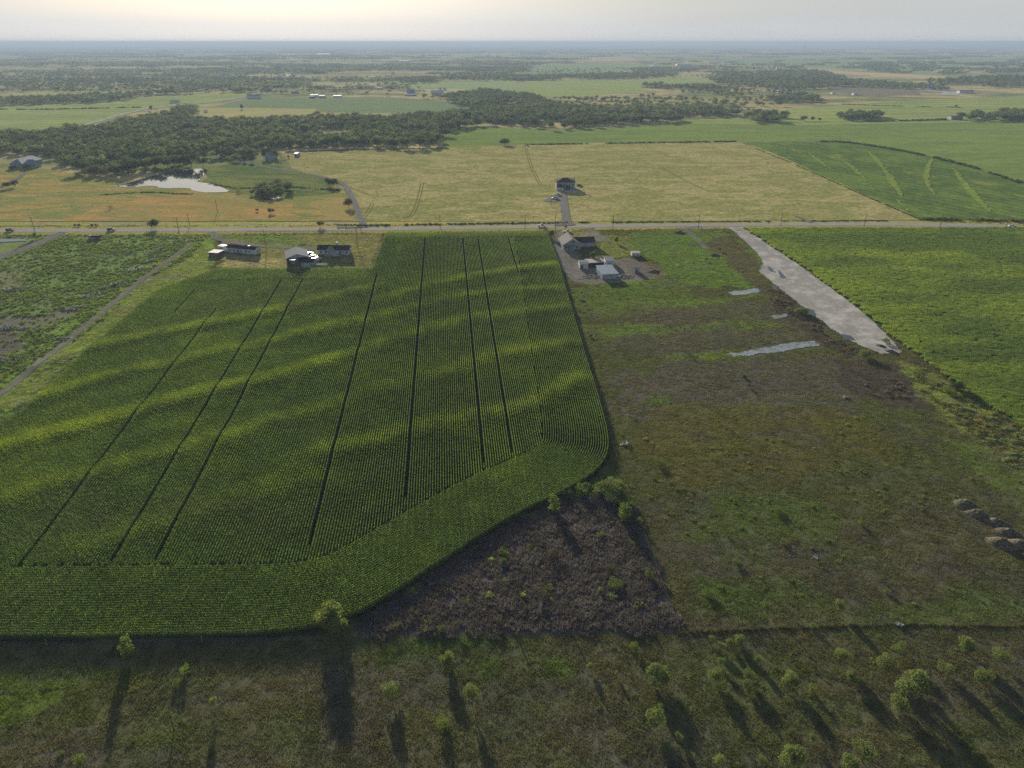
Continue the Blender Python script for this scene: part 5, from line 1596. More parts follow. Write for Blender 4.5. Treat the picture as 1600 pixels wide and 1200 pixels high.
# left: long white home
r, W, D = building('mobile_home', (355, 394), (399, 398.5), (411, 395), 3.0, 1.1, 'long white home with a dark grey roof, left of the open barn', 'house',
    wins=[('front', 1.5, 1.1, 1.2, 1.1), ('front', 4.5, 1.1, 1.2, 1.1), ('front', 9.2, 1.1, 1.0, 1.1), ('front', 12.5, 1.1, 1.4, 1.1), ('front', 7.2, .3, .95, 2.05, *DK), ('right', 2.0, 1.1, 1.3, 1.2), ('right', 4.6, 1.1, 1.0, 1.2), ('front', 14.6, .9, .9, 1.3)])
bm = bmesh.new(); box(bm, W * .38, W * .62, -2.6, -.01, .1, .35)
for q in np.linspace(W * .38, W * .62 - .12, 4): box(bm, q, q + .1, -2.6, -2.5, .35, 1.3)
box(bm, W * .38, W * .62, -2.62, -2.5, 1.3, 1.4)
for k in range(4): box(bm, W * .5, W * .5 + 1.3, -2.9 - k * .3, -2.62 - k * .3, -.8, .25 - k * .2)
bm_obj('porch_deck', bm, WOOD, r)
bm = bmesh.new(); slab(bm, [(W * .28, D - .5, 3.4), (W * .42, D - .5, 3.4), (W * .42, D + 2.4, 3.0), (W * .28, D + 2.4, 3.0)], .1); bm_obj('back_porch_roof', bm, ROOF_D, r)
# white trailer and junk left of it
r, W, D = building('travel_trailer', (341, 391), (350, 393), (356, 390), 2.6, .25, 'small white travel trailer at the left end of the long white home', 'trailer', WALL_W, TRIM, 'x', 0, [('front', .8, 1.2, .9, .7), ('front', 2.4, .4, .7, 1.8, *DK)], over=.05)
for x_ in (W * .4, W * .6):
    bm = bmesh.new(); tube(bm, (x_, -.02, .05), (x_, -.22, .05), .35, .35, 12); bm_obj('wheel', bm, STEEL, r)
r, W, D = building('shed', (326.5, 400), (341, 401), (345, 396), 2.0, .0, 'low weathered shed heaped with scrap, left of the white trailer', 'shed', WOOD, ROOF_R, 'x', 0, [('front', 1.0, .2, 1.2, 1.6, *DK)], over=.3)

# open barn
loc, ang, W, D = place3((449.5, 418), (474, 416.5), (487, 402))
W, D = 11.5, 15.0
root = link('open_barn', None, None, loc, (0, 0, ang + .12)); tag(root, 'grey metal barn with an open front next to the corn headland', 'barn')
H = 5.0
bm = bmesh.new(); box(bm, 0, .12, 0, D, -1, H); box(bm, W - .12, W, 0, D, -1, H); box(bm, .122, W - .122, D - .12, D, -1, H)
v = [bm.verts.new(p) for p in ((0, .02, H), (W, .02, H), (W / 2, .02, H + 1.9), (0, .12, H), (W, .12, H), (W / 2, .12, H + 1.9))]
for q in ((0, 1, 2), (3, 5, 4), (0, 2, 5, 3), (1, 4, 5, 2)): bm.faces.new([v[i] for i in q])
bm_obj('wall', bm, WALL_M, root)
bm = bmesh.new(); slab(bm, [(-.4, -.4, H), (-.4, D + .4, H), (W / 2 - .004, D + .4, H + 2.1), (W / 2 - .004, -.4, H + 2.1)], .1)
slab(bm, [(W + .4, -.4, H), (W + .4, D + .4, H), (W / 2 + .004, D + .4, H + 2.1), (W / 2 + .004, -.4, H + 2.1)], .1)
bm_obj('roof', bm, ROOF_M, root)
for x_ in (.2, W / 2 - .1, W - .4):
    bm = bmesh.new(); box(bm, x_, x_ + .2, .15, .35, -1, H); bm_obj('post', bm, WOOD, root)
bm = bmesh.new(); box(bm, .2, W - .2, 4, D - .3, -1, .04); bm_obj('slab', bm, M_CONC, root)
building('camper', (453, 413), (461, 413.5), (464, 409), 2.3, 0, 'white camper parked under the open barn roof', 'trailer', TRIM, TRIM, 'x', 0, [('front', .5, 1.2, 1.0, .7), ('front', 2.0, 1.2, .7, .7)], over=.02, d=4.2)
r, W, D = building('side_garage', (471, 418.5), (490.5, 418), (500, 411.5), 3.0, 1.0, 'low grey garage with a dark roof in front of the open barn', 'garage', WALL_M, ROOF_D, 'x', 0, [('front', 1.2, -.2, 3.0, 2.5, TRIM, None, 'garage_door'), ('front', 5.2, 1.0, .9, .9)], over=.35)
# utility trailer with lumber
p = PT(500, 416); root = link('utility_trailer', None, None, p, (0, 0, .1)); tag(root, 'white flat trailer stacked with pale lumber, right of the low garage', 'trailer')
bm = bmesh.new(); box(bm, -4, 4, -1.2, 1.2, .5, .65); box(bm, -4, 4, -1.25, -1.2, .65, 1.3); box(bm, -4, 4, 1.2, 1.25, .65, 1.3); tube(bm, (4, 0, .55), (5.6, 0, .5), .06, .05); bm_obj('bed', bm, TRIM, root)
for x_, y_ in ((-.5, -1.3), (.5, -1.3), (-.5, 1.1), (.5, 1.1)):
    bm = bmesh.new(); tube(bm, (x_, y_, .35), (x_, y_ + .2, .35), .35, .35, 12); bm_obj('wheel', bm, STEEL, root)
LUM = simple('fresh_lumber', (.34, .29, .21), .8, .15, 2)
for k in range(5):
    bm = bmesh.new(); box(bm, -3.6, 3.2, -1.0 + .4 * k, -.68 + .4 * k, .66, .9 + .1 * (k % 3)); bm_obj('plank', bm, LUM, root)

# ranch house
r, W, D = building('ranch_house', (497, 398), (545.5, 399), (550.5, 395), 3.0, 2.0, 'white ranch house with a dark roof, tan front gable and chimney', 'house',
    wins=[('front', 1.2, 1.0, 1.3, 1.2), ('front', 3.8, 1.0, 1.3, 1.2), ('front', 14.2, 1.0, .9, 1.2), ('front', 16.2, 1.0, 1.3, 1.2), ('front', 12.6, .1, 1.0, 2.1, *DK), ('right', 1.4, 1.0, 1.3, 1.2), ('right', 4.4, 1.0, 1.0, 1.2)])
bm = bmesh.new(); x0, x1 = W * .26, W * .60
slab(bm, [(x0, -3.2, 2.7), (x0, D * .5, 2.7), ((x0 + x1) / 2 - .004, D * .5, 4.9), ((x0 + x1) / 2 - .004, -3.2, 4.9)], .1)
slab(bm, [(x1, -3.2, 2.7), (x1, D * .5, 2.7), ((x0 + x1) / 2 + .004, D * .5, 4.9), ((x0 + x1) / 2 + .004, -3.2, 4.9)], .1)
bm_obj('front_gable_roof', bm, ROOF_T, r)
bm = bmesh.new()
v = [bm.verts.new(q) for q in ((x0 + .4, -2.9, 2.8), (x1 - .4, -2.9, 2.8), ((x0 + x1) / 2, -2.9, 4.65), (x0 + .4, -2.8, 2.8), (x1 - .4, -2.8, 2.8), ((x0 + x1) / 2, -2.8, 4.65))]
for q in ((0, 1, 2), (3, 5, 4), (0, 2, 5, 3), (1, 4, 5, 2), (0, 3, 4, 1)): bm.faces.new([v[i] for i in q])
bm_obj('gable_wall', bm, WALL_G, r)
for x_ in (x0 + .4, (2 * x0 + x1) / 3, (x0 + 2 * x1) / 3, x1 - .6):
    bm = bmesh.new(); box(bm, x_, x_ + .18, -3.0, -2.82, -.8, 2.78); bm_obj('porch_post', bm, TRIM, r)
bm = bmesh.new(); box(bm, x0, x1, -3.3, -.01, -.9, .12); bm_obj('porch_floor', bm, M_CONC, r)
bm = bmesh.new(); box(bm, W * .56, W * .56 + 1.1, D * .55, D * .55 + .9, 3.2, 6.6); bm_obj('chimney', bm, WALL_W, r)
bm = bmesh.new(); slab(bm, [(W * .55, D, 3.0), (W * .78, D, 3.0), (W * .78, D + 4, 2.6), (W * .55, D + 4, 2.6)], .1); bm_obj('rear_roof', bm, ROOF_G, r)
# right farmhouse
r, W, D = building('farmhouse', (880, 391), (907, 390), (903, 377), 3.2, 3.3, 'grey farmhouse with a tall gable facing the corn and a tan roof slope', 'house', WALL_G, ROOF_T, 'y', 0,
    [('front', W_, z_, w_, h_) for W_, z_, w_, h_ in ((1.0, .9, 1.2, 1.3), (7.5, .9, 1.2, 1.3), (5.2, 4.0, 1.5, 1.3))] + [('front', 3.0, .1, 1.1, 2.1, *DK), ('right', 2.0, 1.0, 1.1, 1.2), ('left', 3, 1.0, 1.2, 1.2), ('left', 7, 1.0, 1.2, 1.2)], over=.6, d=15)
bm = bmesh.new(); box(bm, .3, W * .55, -2.4, -.01, -1, .1); bm_obj('porch_floor', bm, M_CONC, r)
bm = bmesh.new(); slab(bm, [(-.2, -2.6, 2.5), (W * .6, -2.6, 2.5), (W * .6, -.02, 3.0), (-.2, -.02, 3.0)], .1); bm_obj('porch_roof', bm, ROOF_G, r)
for x_ in (.3, W * .28, W * .55):
    bm = bmesh.new(); box(bm, x_, x_ + .16, -2.5, -2.34, -1, 2.4); bm_obj('porch_post', bm, TRIM, r)
bm = bmesh.new(); box(bm, W + .003, W + 9.5, 4.5, 12.5, -1, 3.0); bm_obj('wing_wall', bm, WALL_G, r)
bm = bmesh.new(); slab(bm, [(W - 1.0, 4.1, 2.95), (W + 9.9, 4.1, 2.95), (W + 9.9, 8.496, 5.3), (W - 3.5, 8.496, 5.3)], .1); slab(bm, [(W - 1.0, 12.9, 2.95), (W + 9.9, 12.9, 2.95), (W + 9.9, 8.504, 5.3), (W - 3.5, 8.504, 5.3)], .1)
bm_obj('wing_roof', bm, ROOF_D, r)
bm = bmesh.new(); box(bm, W + 1.2, W + 2.4, 4.41, 4.497, 1.0, 2.2); bm_obj('wing_window', bm, TRIM, r)
bm = bmesh.new(); box(bm, W + 5.4, W + 6.6, 4.41, 4.497, 1.0, 2.2); bm_obj('wing_window', bm, TRIM, r)
# farmyard sheds
building('white_shed', (905.5, 420), (919, 420), (921, 413), 2.6, .2, 'square white shed left of the rusty canopy in the farmyard', 'shed', WALL_W, ROOF_M, 'x', 0, [('front', .6, .1, 1.4, 2, *DK), ('left', 1, 1, .8, .8)], over=.15)
root, W, D = building('canopy', (920, 417.5), (944, 416), (943, 410), 2.4, 0, 'low canopy with a rusty tan roof between two white sheds', 'canopy', WALL_D, ROOF_R, 'x', 0, [], over=.5)  # solid near-black walls paint the shade under the canopy roof
building('white_container', (946, 417), (959.5, 417), (960, 409), 3.2, 0, 'tall white box shed at the right end of the rusty canopy', 'shed', WALL_W, ROOF_M, 'x', 0, [('front', 1.2, .05, 2.0, 2.4, WALL_G, None, 'roller_door')], over=.08)
root, W, D = building('metal_shed', (941, 436.5), (964.5, 435), (960, 424), 2.7, 0, 'blue grey metal shed with a single sloping roof, nearest in the farmyard', 'shed', WALL_M, WALL_M, 'x', 0, [('front', 1, .1, 2.4, 2.2, WALL_G, None, 'roller_door'), ('front', 4.5, 1.2, .9, .8)], over=.1)
bm = bmesh.new(); slab(bm, [(-.6, -.8, 2.95), (W + .6, -.8, 2.95), (W + .3, D + .8, 4.1), (-.3, D + .8, 4.1)], .12); bm_obj('sloping_roof', bm, WALL_M, root)
building('livestock_trailer', (987, 401), (999.5, 401), (1000, 397.5), 1.9, 0, 'small pale trailer standing alone right of the farmyard', 'trailer', WALL_W, ROOF_R, 'x', 0, [('front', .8, .4, 1, .8), ('front', 3, .4, 1, .8)], over=.2)
building('tiny_shed', (991.5, 427), (997, 427.5), (997.5, 424), 2.2, .5, 'tiny grey shed right of the metal shed', 'shed', WALL_G, ROOF_G, 'x', 0, [('front', .5, .1, .8, 1.7, *DK)], over=.2)

# two-storey house beyond the road
r, W, D = building('brick_house', (869, 296.5), (898, 296.5), (899, 290), 5.9, 2.6, 'two storey house with a dark hipped roof alone in the hay field', 'house', WALL_T, ROOF_D, 'x', 1.0,
    [('front', 6.2, 3.6, 1.0, 1.3), ('front', 12.2, 3.6, 1.0, 1.3), ('front', 13.6, 3.6, 1.0, 1.3), ('front', 2.0, 3.6, 1.0, 1.3), ('front', 12.4, .8, 1.6, 1.4), ('left', 2, 3.6, 1, 1.3), ('left', 5, .9, 1, 1.3)], over=.6, d=12)
bm = bmesh.new(); box(bm, W * .5, W * .76, -.16, -.003, .1, 4.3); bm_obj('entry_shade', bm, WALL_D, r)  # flat near-black panel paints the shade of the entry onto the wall
bm = bmesh.new(); box(bm, W * .48, W * .78, -2.2, -.17, 4.3, 5.3); bm_obj('portico', bm, WALL_T, r)
for x_ in (W * .49, W * .62, W * .75):
    bm = bmesh.new(); box(bm, x_, x_ + .35, -2.1, -1.75, 0, 4.3); bm_obj('column', bm, TRIM, r)
bm = bmesh.new(); box(bm, .3, W * .4, -4.5, -.003, -.5, 2.8); bm_obj('garage_wall', bm, WALL_T, r)
bm = bmesh.new(); P_ = [(-.2, -5.0, 2.82), (W * .43, -5.0, 2.82), (W * .43, .0, 2.82), (-.2, .0, 2.82), (W * .2, -1.5, 5.0)]
vs = [bm.verts.new(q) for q in P_]
for q in ((0, 1, 4), (1, 2, 4), (2, 3, 4), (3, 0, 4), (3, 2, 1, 0)): bm.faces.new([vs[i] for i in q])
bm_obj('garage_roof', bm, ROOF_D, r)
for x_ in (.9, 3.6):
    bm = bmesh.new(); box(bm, x_, x_ + 2.2, -4.57, -4.503, 0, 2.2); bm_obj('garage_door', bm, TRIM, r)
bm = bmesh.new(); box(bm, W - .9, W + .1, D * .4, D * .4 + .9, 5.9, 9.2); bm_obj('chimney', bm, WALL_T, r)
bm = bmesh.new(); box(bm, W * .42, W * 1.05, -11, -2.3, -.3, .12); bm_obj('patio', bm, M_CONC, r)
# hipped house far left, pale farmhouse, others beyond
r, W, D = building('hipped_house', (17, 263), (36, 263), (38, 256), 4.0, 4.0, 'large blue grey hipped house among trees at the far left', 'house', WALL_G, simple('blue_grey_roof', (.24, .28, .33), .7, .1, 1), 'x', .8,
    [('front', 3, 1, 1.5, 1.5), ('front', 8, 1, 1.5, 1.5), ('front', 14, 1, 1.5, 1.5), ('front', 11, .1, 1.1, 2.2, *DK)], over=.6)
bm = bmesh.new(); box(bm, W + .003, W + 11, 2, 11, -.5, 3.4); bm_obj('wing_wall', bm, WALL_G, r)
bm = bmesh.new(); P_ = [(W - .5, 1.4, 3.42), (W + 11.6, 1.4, 3.42), (W + 11.6, 11.6, 3.42), (W - .5, 11.6, 3.42), (W + 2.5, 6.5, 7.2), (W + 7.5, 6.5, 7.2)]
vs = [bm.verts.new(q) for q in P_]
for q in ((0, 1, 5, 4), (1, 2, 5), (2, 3, 4, 5), (3, 0, 4), (3, 2, 1, 0)): bm.faces.new([vs[i] for i in q])
bm_obj('wing_roof', bm, MATS['blue_grey_roof'], r)
building('pale_farmhouse', (414, 251), (425, 251), (426, 247), 4.5, 3.0, 'pale blue farmhouse half hidden among trees by the driveway loop', 'house', WALL_M, ROOF_M, 'y', 0, [('front', 1, 1, 1, 1.2), ('front', 5, 1, 1, 1.2), ('front', 3, .1, 1, 2.1, *DK)], over=.3)
building('blue_shed', (460, 245), (465, 245), (465.5, 243), 3.0, .5, 'small blue box shed at the upper left corner of the hay field', 'shed', WALL_M, WALL_M, 'x', 0, [('front', .8, .1, 1.2, 2, *DK)], over=.1)
building('cottage', (117, 215), (127, 215), (128, 212), 3.2, 2.0, 'white cottage in a clearing of the woods at the upper left', 'house', WALL_W, ROOF_M, 'x', 0, [('front', 2, 1, 1.2, 1.2), ('front', 6, 1, 1.2, 1.2)], over=.3)
FARM = [
    (272, 161, 13, 'long low pale barn beside the country road', WALL_W, ROOF_M, 4), (291, 173, 8, 'pale blue house in the tree island of the tan field', WALL_M, ROOF_M, 4),
    (396, 154, 20, 'white roofed barn complex beside the country road junction', WALL_W, ROOF_M, 6), (320, 176, 3, 'tiny white hut at the corner of the tan field', WALL_W, ROOF_M, 3),
    (491, 151.5, 12, 'long white roofed shed, first of the row on the country road', WALL_W, TRIM, 4), (503, 153, 9, 'grey shed right behind the first long white one', WALL_G, TRIM, 4),
    (527, 152, 12, 'group of white trailers near the long sheds', WALL_W, TRIM, 3), (487, 153.5, 8, 'brown shed left of the long white roof', WOOD, ROOF_G, 3.5),
    (460, 146, 10, 'blue grey hall in the far village cluster', WALL_M, ROOF_M, 4), (593, 139.5, 8, 'white roof at the left end of the far farm row', WALL_W, TRIM, 4),
    (642, 146, 12, 'blue grey hall in the middle of the far farm row', WALL_M, WALL_M, 7), (641, 150, 18, 'long grey shed in front of the blue grey hall', WALL_G, ROOF_G, 3),
    (683, 146, 20, 'long hall with a bright white roof in the far farm row', WALL_W, TRIM, 5), (682, 149, 15, 'pale shed in front of the white roofed hall', WALL_M, ROOF_M, 4),
    (715, 148, 14, 'dark roofed barn near the right end of the far farm row', WALL_T, ROOF_D, 4), (688, 141.5, 5, 'small white dome shed behind the white roofed hall', WALL_W, TRIM, 5),
    (695, 141.5, 4, 'second white dome shed behind the white roofed hall', WALL_W, TRIM, 5), (750, 139, 6, 'single blue shed in the green field right of the farm row', WALL_M, WALL_M, 4),
    (662, 143, 4, 'small white shed between the two halls', WALL_W, TRIM, 4), (608, 142.5, 5, 'small grey house left of the farm row trees', WALL_G, ROOF_G, 4),
    (1219, 145, 8, 'white sheds left of the wooded rise on the right', WALL_W, TRIM, 5), (1233, 144, 9, 'pale tank shed by the gravel yard right of centre', WALL_W, ROOF_M, 6),
    (1337, 149, 6, 'small white roof in the far green field', WALL_W, TRIM, 4), (1303, 147, 5, 'small white shed on the bare field', WALL_W, TRIM, 3),
    (1495, 187, 18, 'long low barn with a pale roof left of the dark trees at right', WALL_G, ROOF_M, 4), (1540, 186, 6, 'small white shed between two dark tree groups at right', WALL_W, TRIM, 3),
    (1510, 146, 22, 'long low white building in the industrial yard', WALL_W, ROOF_M, 5), (1003, 122, 6, 'white building behind the far tree belt', WALL_W, TRIM, 5),
    (1070, 103, 24, 'very long white shed on the far plain right of centre', WALL_W, TRIM, 8), (1025, 106, 12, 'long grey white shed left of the very long one', WALL_W, TRIM, 8),
    (631, 99, 14, 'long bright white warehouse in the far woods', WALL_W, TRIM, 12), (257, 82, 13, 'broad white warehouse far away at the left', WALL_W, TRIM, 22),
    (382, 74, 12, 'left warehouse of the far bright pair', WALL_W, TRIM, 25), (404, 74.3, 12, 'right warehouse of the far bright pair', WALL_W, TRIM, 25),
    (505, 87.5, 20, 'long pale factory roof on the plain left of centre', WALL_W, TRIM, 14), (1024, 80.5, 4, 'bright white block far off, centre right', WALL_W, TRIM, 20),
    (430, 136, 10, 'white roofed barn in the village cluster', WALL_W, TRIM, 5), (448, 134, 6, 'white shed in the village cluster, farther back', WALL_W, TRIM, 5), (418, 143, 12, 'grey barn at the road bend', WALL_G, ROOF_M, 5),
    (241, 135, 7, 'pale farmhouse at the edge of the far left woods', WALL_W, TRIM, 5), (258, 133, 9, 'long pale barn beside the far left farmhouse', WALL_W, ROOF_M, 5),
    (1270, 120, 5, 'white house on the hillside behind the wooded rise', WALL_W, TRIM, 6), (1343, 104, 5, 'white farmhouse among trees on the far right plain', WALL_W, TRIM, 7),
]
for px, py, wpx, lab, wl, rf, hh in FARM:
    building('barn', (px - wpx / 2, py), (px + wpx / 2, py - .02), (px + wpx / 2, py - .3), hh, hh * .3, lab, 'building', wl, rf, 'x', 0, [], over=.4, d=12 if py > 110 else 40)
# small houses scattered in the far woods
rs = random.Random(5)
hs, _, _ = building('far_house', (300, 95), (302, 95), (302, 94.8), 6, 3, 'tiny pale house among the far-off woods', 'house', WALL_W, TRIM, 'x', 0, [], over=.4, group='tiny pale houses scattered through the far woods', d=12)
for k in range(130):
    px = rs.choice([rs.uniform(20, 800), rs.uniform(200, 480), rs.uniform(650, 1250)]); py = rs.uniform(76, 126)
    c = hs.copy(); COL.objects.link(c)
    x_, y_ = P0(px, py); c.location = (x_, y_, ZF + .01); c.rotation_euler = (0, 0, rs.uniform(-.5, .5)); sx_ = rs.uniform(.5, 1.4) * (1 if py > 95 else 1.8)
    c.scale = (sx_, 1, rs.uniform(.8, 1.3) * (1 if py > 95 else 1.7))
    for ch in hs.children:
        d_ = ch.copy(); COL.objects.link(d_); d_.parent = c
# industrial plant: silos, towers
def silo(px, py, hpx_, rpx, lab, kind='silo'):
    s_ = zc_of(px, py); x_, y_ = P0(px, py)
    root = link(kind, None, None, (x_, y_, ZF)); tag(root, lab, kind.replace('_', ' '))
    h_, r_ = hpx_ * s_, rpx * s_
    bm = bmesh.new(); tube(bm, (0, 0, 0), (0, 0, h_ * .85), r_, r_, 14); bm_obj('drum', bm, WALL_M, root)
    bm = bmesh.new(); tube(bm, (0, 0, h_ * .852), (0, 0, h_), r_ * 1.05, r_ * .2, 14); bm_obj('cap', bm, ROOF_M, root)
    bm = bmesh.new(); tube(bm, (r_ * 1.1, 0, 0), (r_ * 1.1, 0, h_ * 1.02), r_ * .12, r_ * .12, 6); bm_obj('pipe', bm, STEEL, root)
silo(1443, 139, 6, 1.2, 'leftmost squat silo of the industrial yard')
silo(1449, 139, 11, .9, 'tallest slim silo of the industrial yard')
silo(1455, 140, 6, 1.6, 'fat silo right of the tallest one')
silo(1465, 138, 9, .8, 'slim silo in the right group of the industrial yard')
silo(1461, 139, 5, 1.2, 'low silo next to the slim right one')
silo(1471, 142, 4, 1.8, 'wide low tank in front of the silos')
struct(sheet('gravel_yard', [(1428, 137), (1440, 139), (1470, 140), (1490, 141), (1520, 143), (1518, 146), (1490, 149), (1466, 148), (1475, 145), (1440, 142)], .33, M_GRAVEL, jit=6, step=20, flat_z=ZF))
struct(sheet('gravel_yard', [(1205, 142), (1230, 141), (1250, 144), (1265, 145), (1255, 147), (1220, 146)], .33, M_GRAVEL, jit=6, step=20, flat_z=ZF))
# water towers and masts on the horizon
for px, py, hp, lab in ((830, 70, 6, 'tiny water tower on the horizon, centre'), (986, 70, 7, 'dark mast on the horizon right of centre'), (1256, 82, 9, 'thin mast on the far plain at the right'), (115, 76, 6, 'far water tower among woods at the upper left'), (1377, 104, 7, 'thin mast behind the tree group on the right plain')):
    s_ = zc_of(px, max(py, 72)); x_, y_ = P0(px, max(py, 72)); h_ = hp * s_
    root = link('water_tower', None, None, (x_, y_, ZF)); tag(root, lab, 'tower')
    bm = bmesh.new(); tube(bm, (0, 0, 0), (0, 0, h_ * .75), h_ * .05, h_ * .04, 8); bm_obj('mast', bm, STEEL, root)
    bm = bmesh.new(); tube(bm, (0, 0, h_ * .751), (0, 0, h_ * .98), h_ * .11, h_ * .09, 10); bm_obj('tank', bm, STEEL, root)
for px, wp, hp, lab in ((191, 4.5, 3.2, 'block-like tower building standing up on the horizon at the left'), (200 + 50, 14, 1.2, 'low wide building on the horizon right of the block tower')):
    s_ = zc_of(px, 68.5); x_, y_ = P0(px, 68.5)
    root = link('tower_block', None, None, (x_, y_, ZF)); tag(root, lab, 'building')
    bm = bmesh.new(); w_ = wp * s_; box(bm, -w_ / 2, w_ / 2, 0, w_ * .4, 0, hp * s_); bm_obj('wall', bm, WALL_G, root)
    bm = bmesh.new(); box(bm, -w_ * .3, w_ * .3, w_ * .1, w_ * .3, hp * s_ + .5, hp * s_ * 1.2); bm_obj('roof', bm, ROOF_D, root)

# ------------------------------------------------------------------ vehicles
RUBBER = simple('tyre_rubber', (.02, .02, .02), .9, .1, 3)
def vehicle(name, px, py, heading, paint_col, label, kind='suv', cat='car', z=.18):
    m = simple('car_paint_%s' % name + '_%d' % int(px), paint_col, .35, .03, 1, spec=.6)
    p = PT(px, py); root = link(name, None, None, p + Vector((0, 0, z)), (0, 0, heading)); tag(root, label, cat)
    L_, W_ = {'suv': (4.7, 1.9), 'sedan': (4.7, 1.85), 'pickup': (5.6, 1.95), 'truck': (7.5, 2.4)}[kind]
    prof = {'suv': [(-.5, .45), (-.5, .95), (-.47, 1.05), (-.42, 1.1), (.28, 1.1), (.45, .98), (.5, .8), (.5, .45)],
            'sedan': [(-.5, .4), (-.5, .85), (-.35, .98), (.25, .98), (.45, .85), (.5, .7), (.5, .4)],
            'pickup': [(-.5, .5), (-.5, 1.1), (-.08, 1.1), (.25, 1.12), (.46, 1.0), (.5, .85), (.5, .5)],
            'truck': [(-.5, .6), (-.5, .8), (.2, .8), (.2, 1.2), (.45, 1.1), (.5, .9), (.5, .5)]}[kind]
    cab = {'suv': [(-.48, 1.1), (-.44, 1.72), (.08, 1.75), (.24, 1.1)], 'sedan': [(-.33, .98), (-.18, 1.42), (.08, 1.44), (.22, .98)],
           'pickup': [(-.1, 1.1), (-.06, 1.82), (.14, 1.84), (.26, 1.12)], 'truck': [(.2, 1.2), (.21, 2.2), (.36, 2.2), (.43, 1.15)]}[kind]
    def ext(pr, y, inset=0):
        bm = bmesh.new()
        a = [bm.verts.new((q[0] * L_, -y + (inset if q[1] > 1.3 else 0), q[1])) for q in pr]; b = [bm.verts.new((q[0] * L_, y - (inset if q[1] > 1.3 else 0), q[1])) for q in pr]
        bm.faces.new(a); bm.faces.new(b[::-1])
        for i in range(len(pr)): bm.faces.new([a[i], b[i], b[(i + 1) % len(pr)], a[(i + 1) % len(pr)]])
        return bm
    bm_obj('body', ext(prof, W_ / 2), m, root)
    bm_obj('window', ext([(x_, z_ + .004) if z_ < 1.3 else (x_ * .99, z_ - .1) for x_, z_ in cab], W_ / 2 * .93, .12), GLASS, root)
    bm = bmesh.new(); zt = max(q[1] for q in cab); box(bm, cab[1][0] * L_, cab[2][0] * L_, -W_ / 2 * .78, W_ / 2 * .78, zt - .09, zt); bm_obj('roof', bm, m, root)
    for sx_ in (-.31, .31):
        for sy_ in (-1, 1):
            bm = bmesh.new(); tube(bm, (sx_ * L_, sy_ * (W_ / 2 - .22), .34), (sx_ * L_, sy_ * (W_ / 2 + .02), .34), .36, .36, 12); bm_obj('wheel', bm, RUBBER, root)
    return root
vehicle('car', 16, 361.5, .0, (.03, .035, .04), 'dark car on the road at the far left')
vehicle('car', 174, 360.5, .0, (.035, .03, .035), 'dark car on the road near the lone oak')
vehicle('pickup', 846, 354.5, .02, (.55, .57, .58), 'silver pickup on the road above the right corner of the corn', 'pickup', 'pickup')
vehicle('car', 1581, 354.5, -.06, (.75, .77, .78), 'white car on the road near the right edge', 'sedan')
t = vehicle('flatbed_truck', 148, 373, 3.1, (.6, .62, .63), 'old white truck with a dark loaded bed parked in the weeds', 'truck', 'truck', 0)
bm = bmesh.new(); box(bm, -3.7, 1.3, -1.15, 1.15, .85, 2.2); bm_obj('load', bm, simple('dark_load', (.05, .035, .03), .9, .3, 2), t)
vehicle('pickup', 871, 306, .15, (.6, .63, .66), 'upper one of two white vehicles parked at the two storey house', 'pickup', 'pickup', .3)
vehicle('van', 867, 311.5, 3.0, (.62, .64, .68), 'lower one of two white vehicles parked at the two storey house', 'suv', 'van', .3)
vehicle('pickup', 886, 363.5, .1, (.6, .6, .62), 'white pickup behind the grey farmhouse', 'pickup', 'pickup', .1)
vehicle('car', 489, 402, 1.2, (.7, .7, .7), 'white car between the open barn and the ranch house', 'sedan', 'car', .05)
vehicle('car', 485, 398.5, .9, (.10, .10, .12), 'dark car behind the white one by the open barn', 'suv', 'car', .05)
vehicle('pickup', 495, 406.5, .3, (.55, .56, .6), 'grey pickup in front of the ranch house drive', 'pickup', 'pickup', .05)
vehicle('car', 390, 388, .1, (.65, .65, .66), 'white car behind the roof of the long white home', 'sedan', 'car', .1)
vehicle('tractor', 821, 228, .2, (.35, .22, .17), 'reddish machine parked at the top edge of the hay field', 'truck', 'machine', .05)
vehicle('car', 905, 291, .4, (.04, .04, .045), 'dark car right of the two storey house', 'suv', 'car', .1)

# boat on the lawn of the ranch house
p = PT(524, 402.5); root = link('boat', None, None, p, (0, 0, .15)); tag(root, 'pale blue boat lying on the lawn in front of the ranch house', 'boat')
bm = bmesh.new(); n_ = 10; top = []; keel = []
for i in range(n_):
    t_ = i / (n_ - 1) * 2 - 1; w_ = 1.15 * (1 - max(0, t_) ** 2.2) * (.85 + .15 * (1 - abs(t_))) + .02
    top.append((bm.verts.new((t_ * 3.6, -w_, 1.0)), bm.verts.new((t_ * 3.6, w_, 1.0)))); keel.append(bm.verts.new((t_ * 3.3, 0, .15)))
for i in range(n_ - 1):
    bm.faces.new([top[i][0], top[i + 1][0], keel[i + 1], keel[i]]); bm.faces.new([top[i + 1][1], top[i][1], keel[i], keel[i + 1]]); bm.faces.new([top[i][0], top[i][1], top[i + 1][1], top[i + 1][0]])
bm.faces.new([top[0][0], keel[0], top[0][1]])
bm_obj('hull', bm, WALL_M, root)
bm = bmesh.new(); box(bm, -1.2, .8, -.5, .5, 1.003, 1.4); bm_obj('console', bm, TRIM, root)

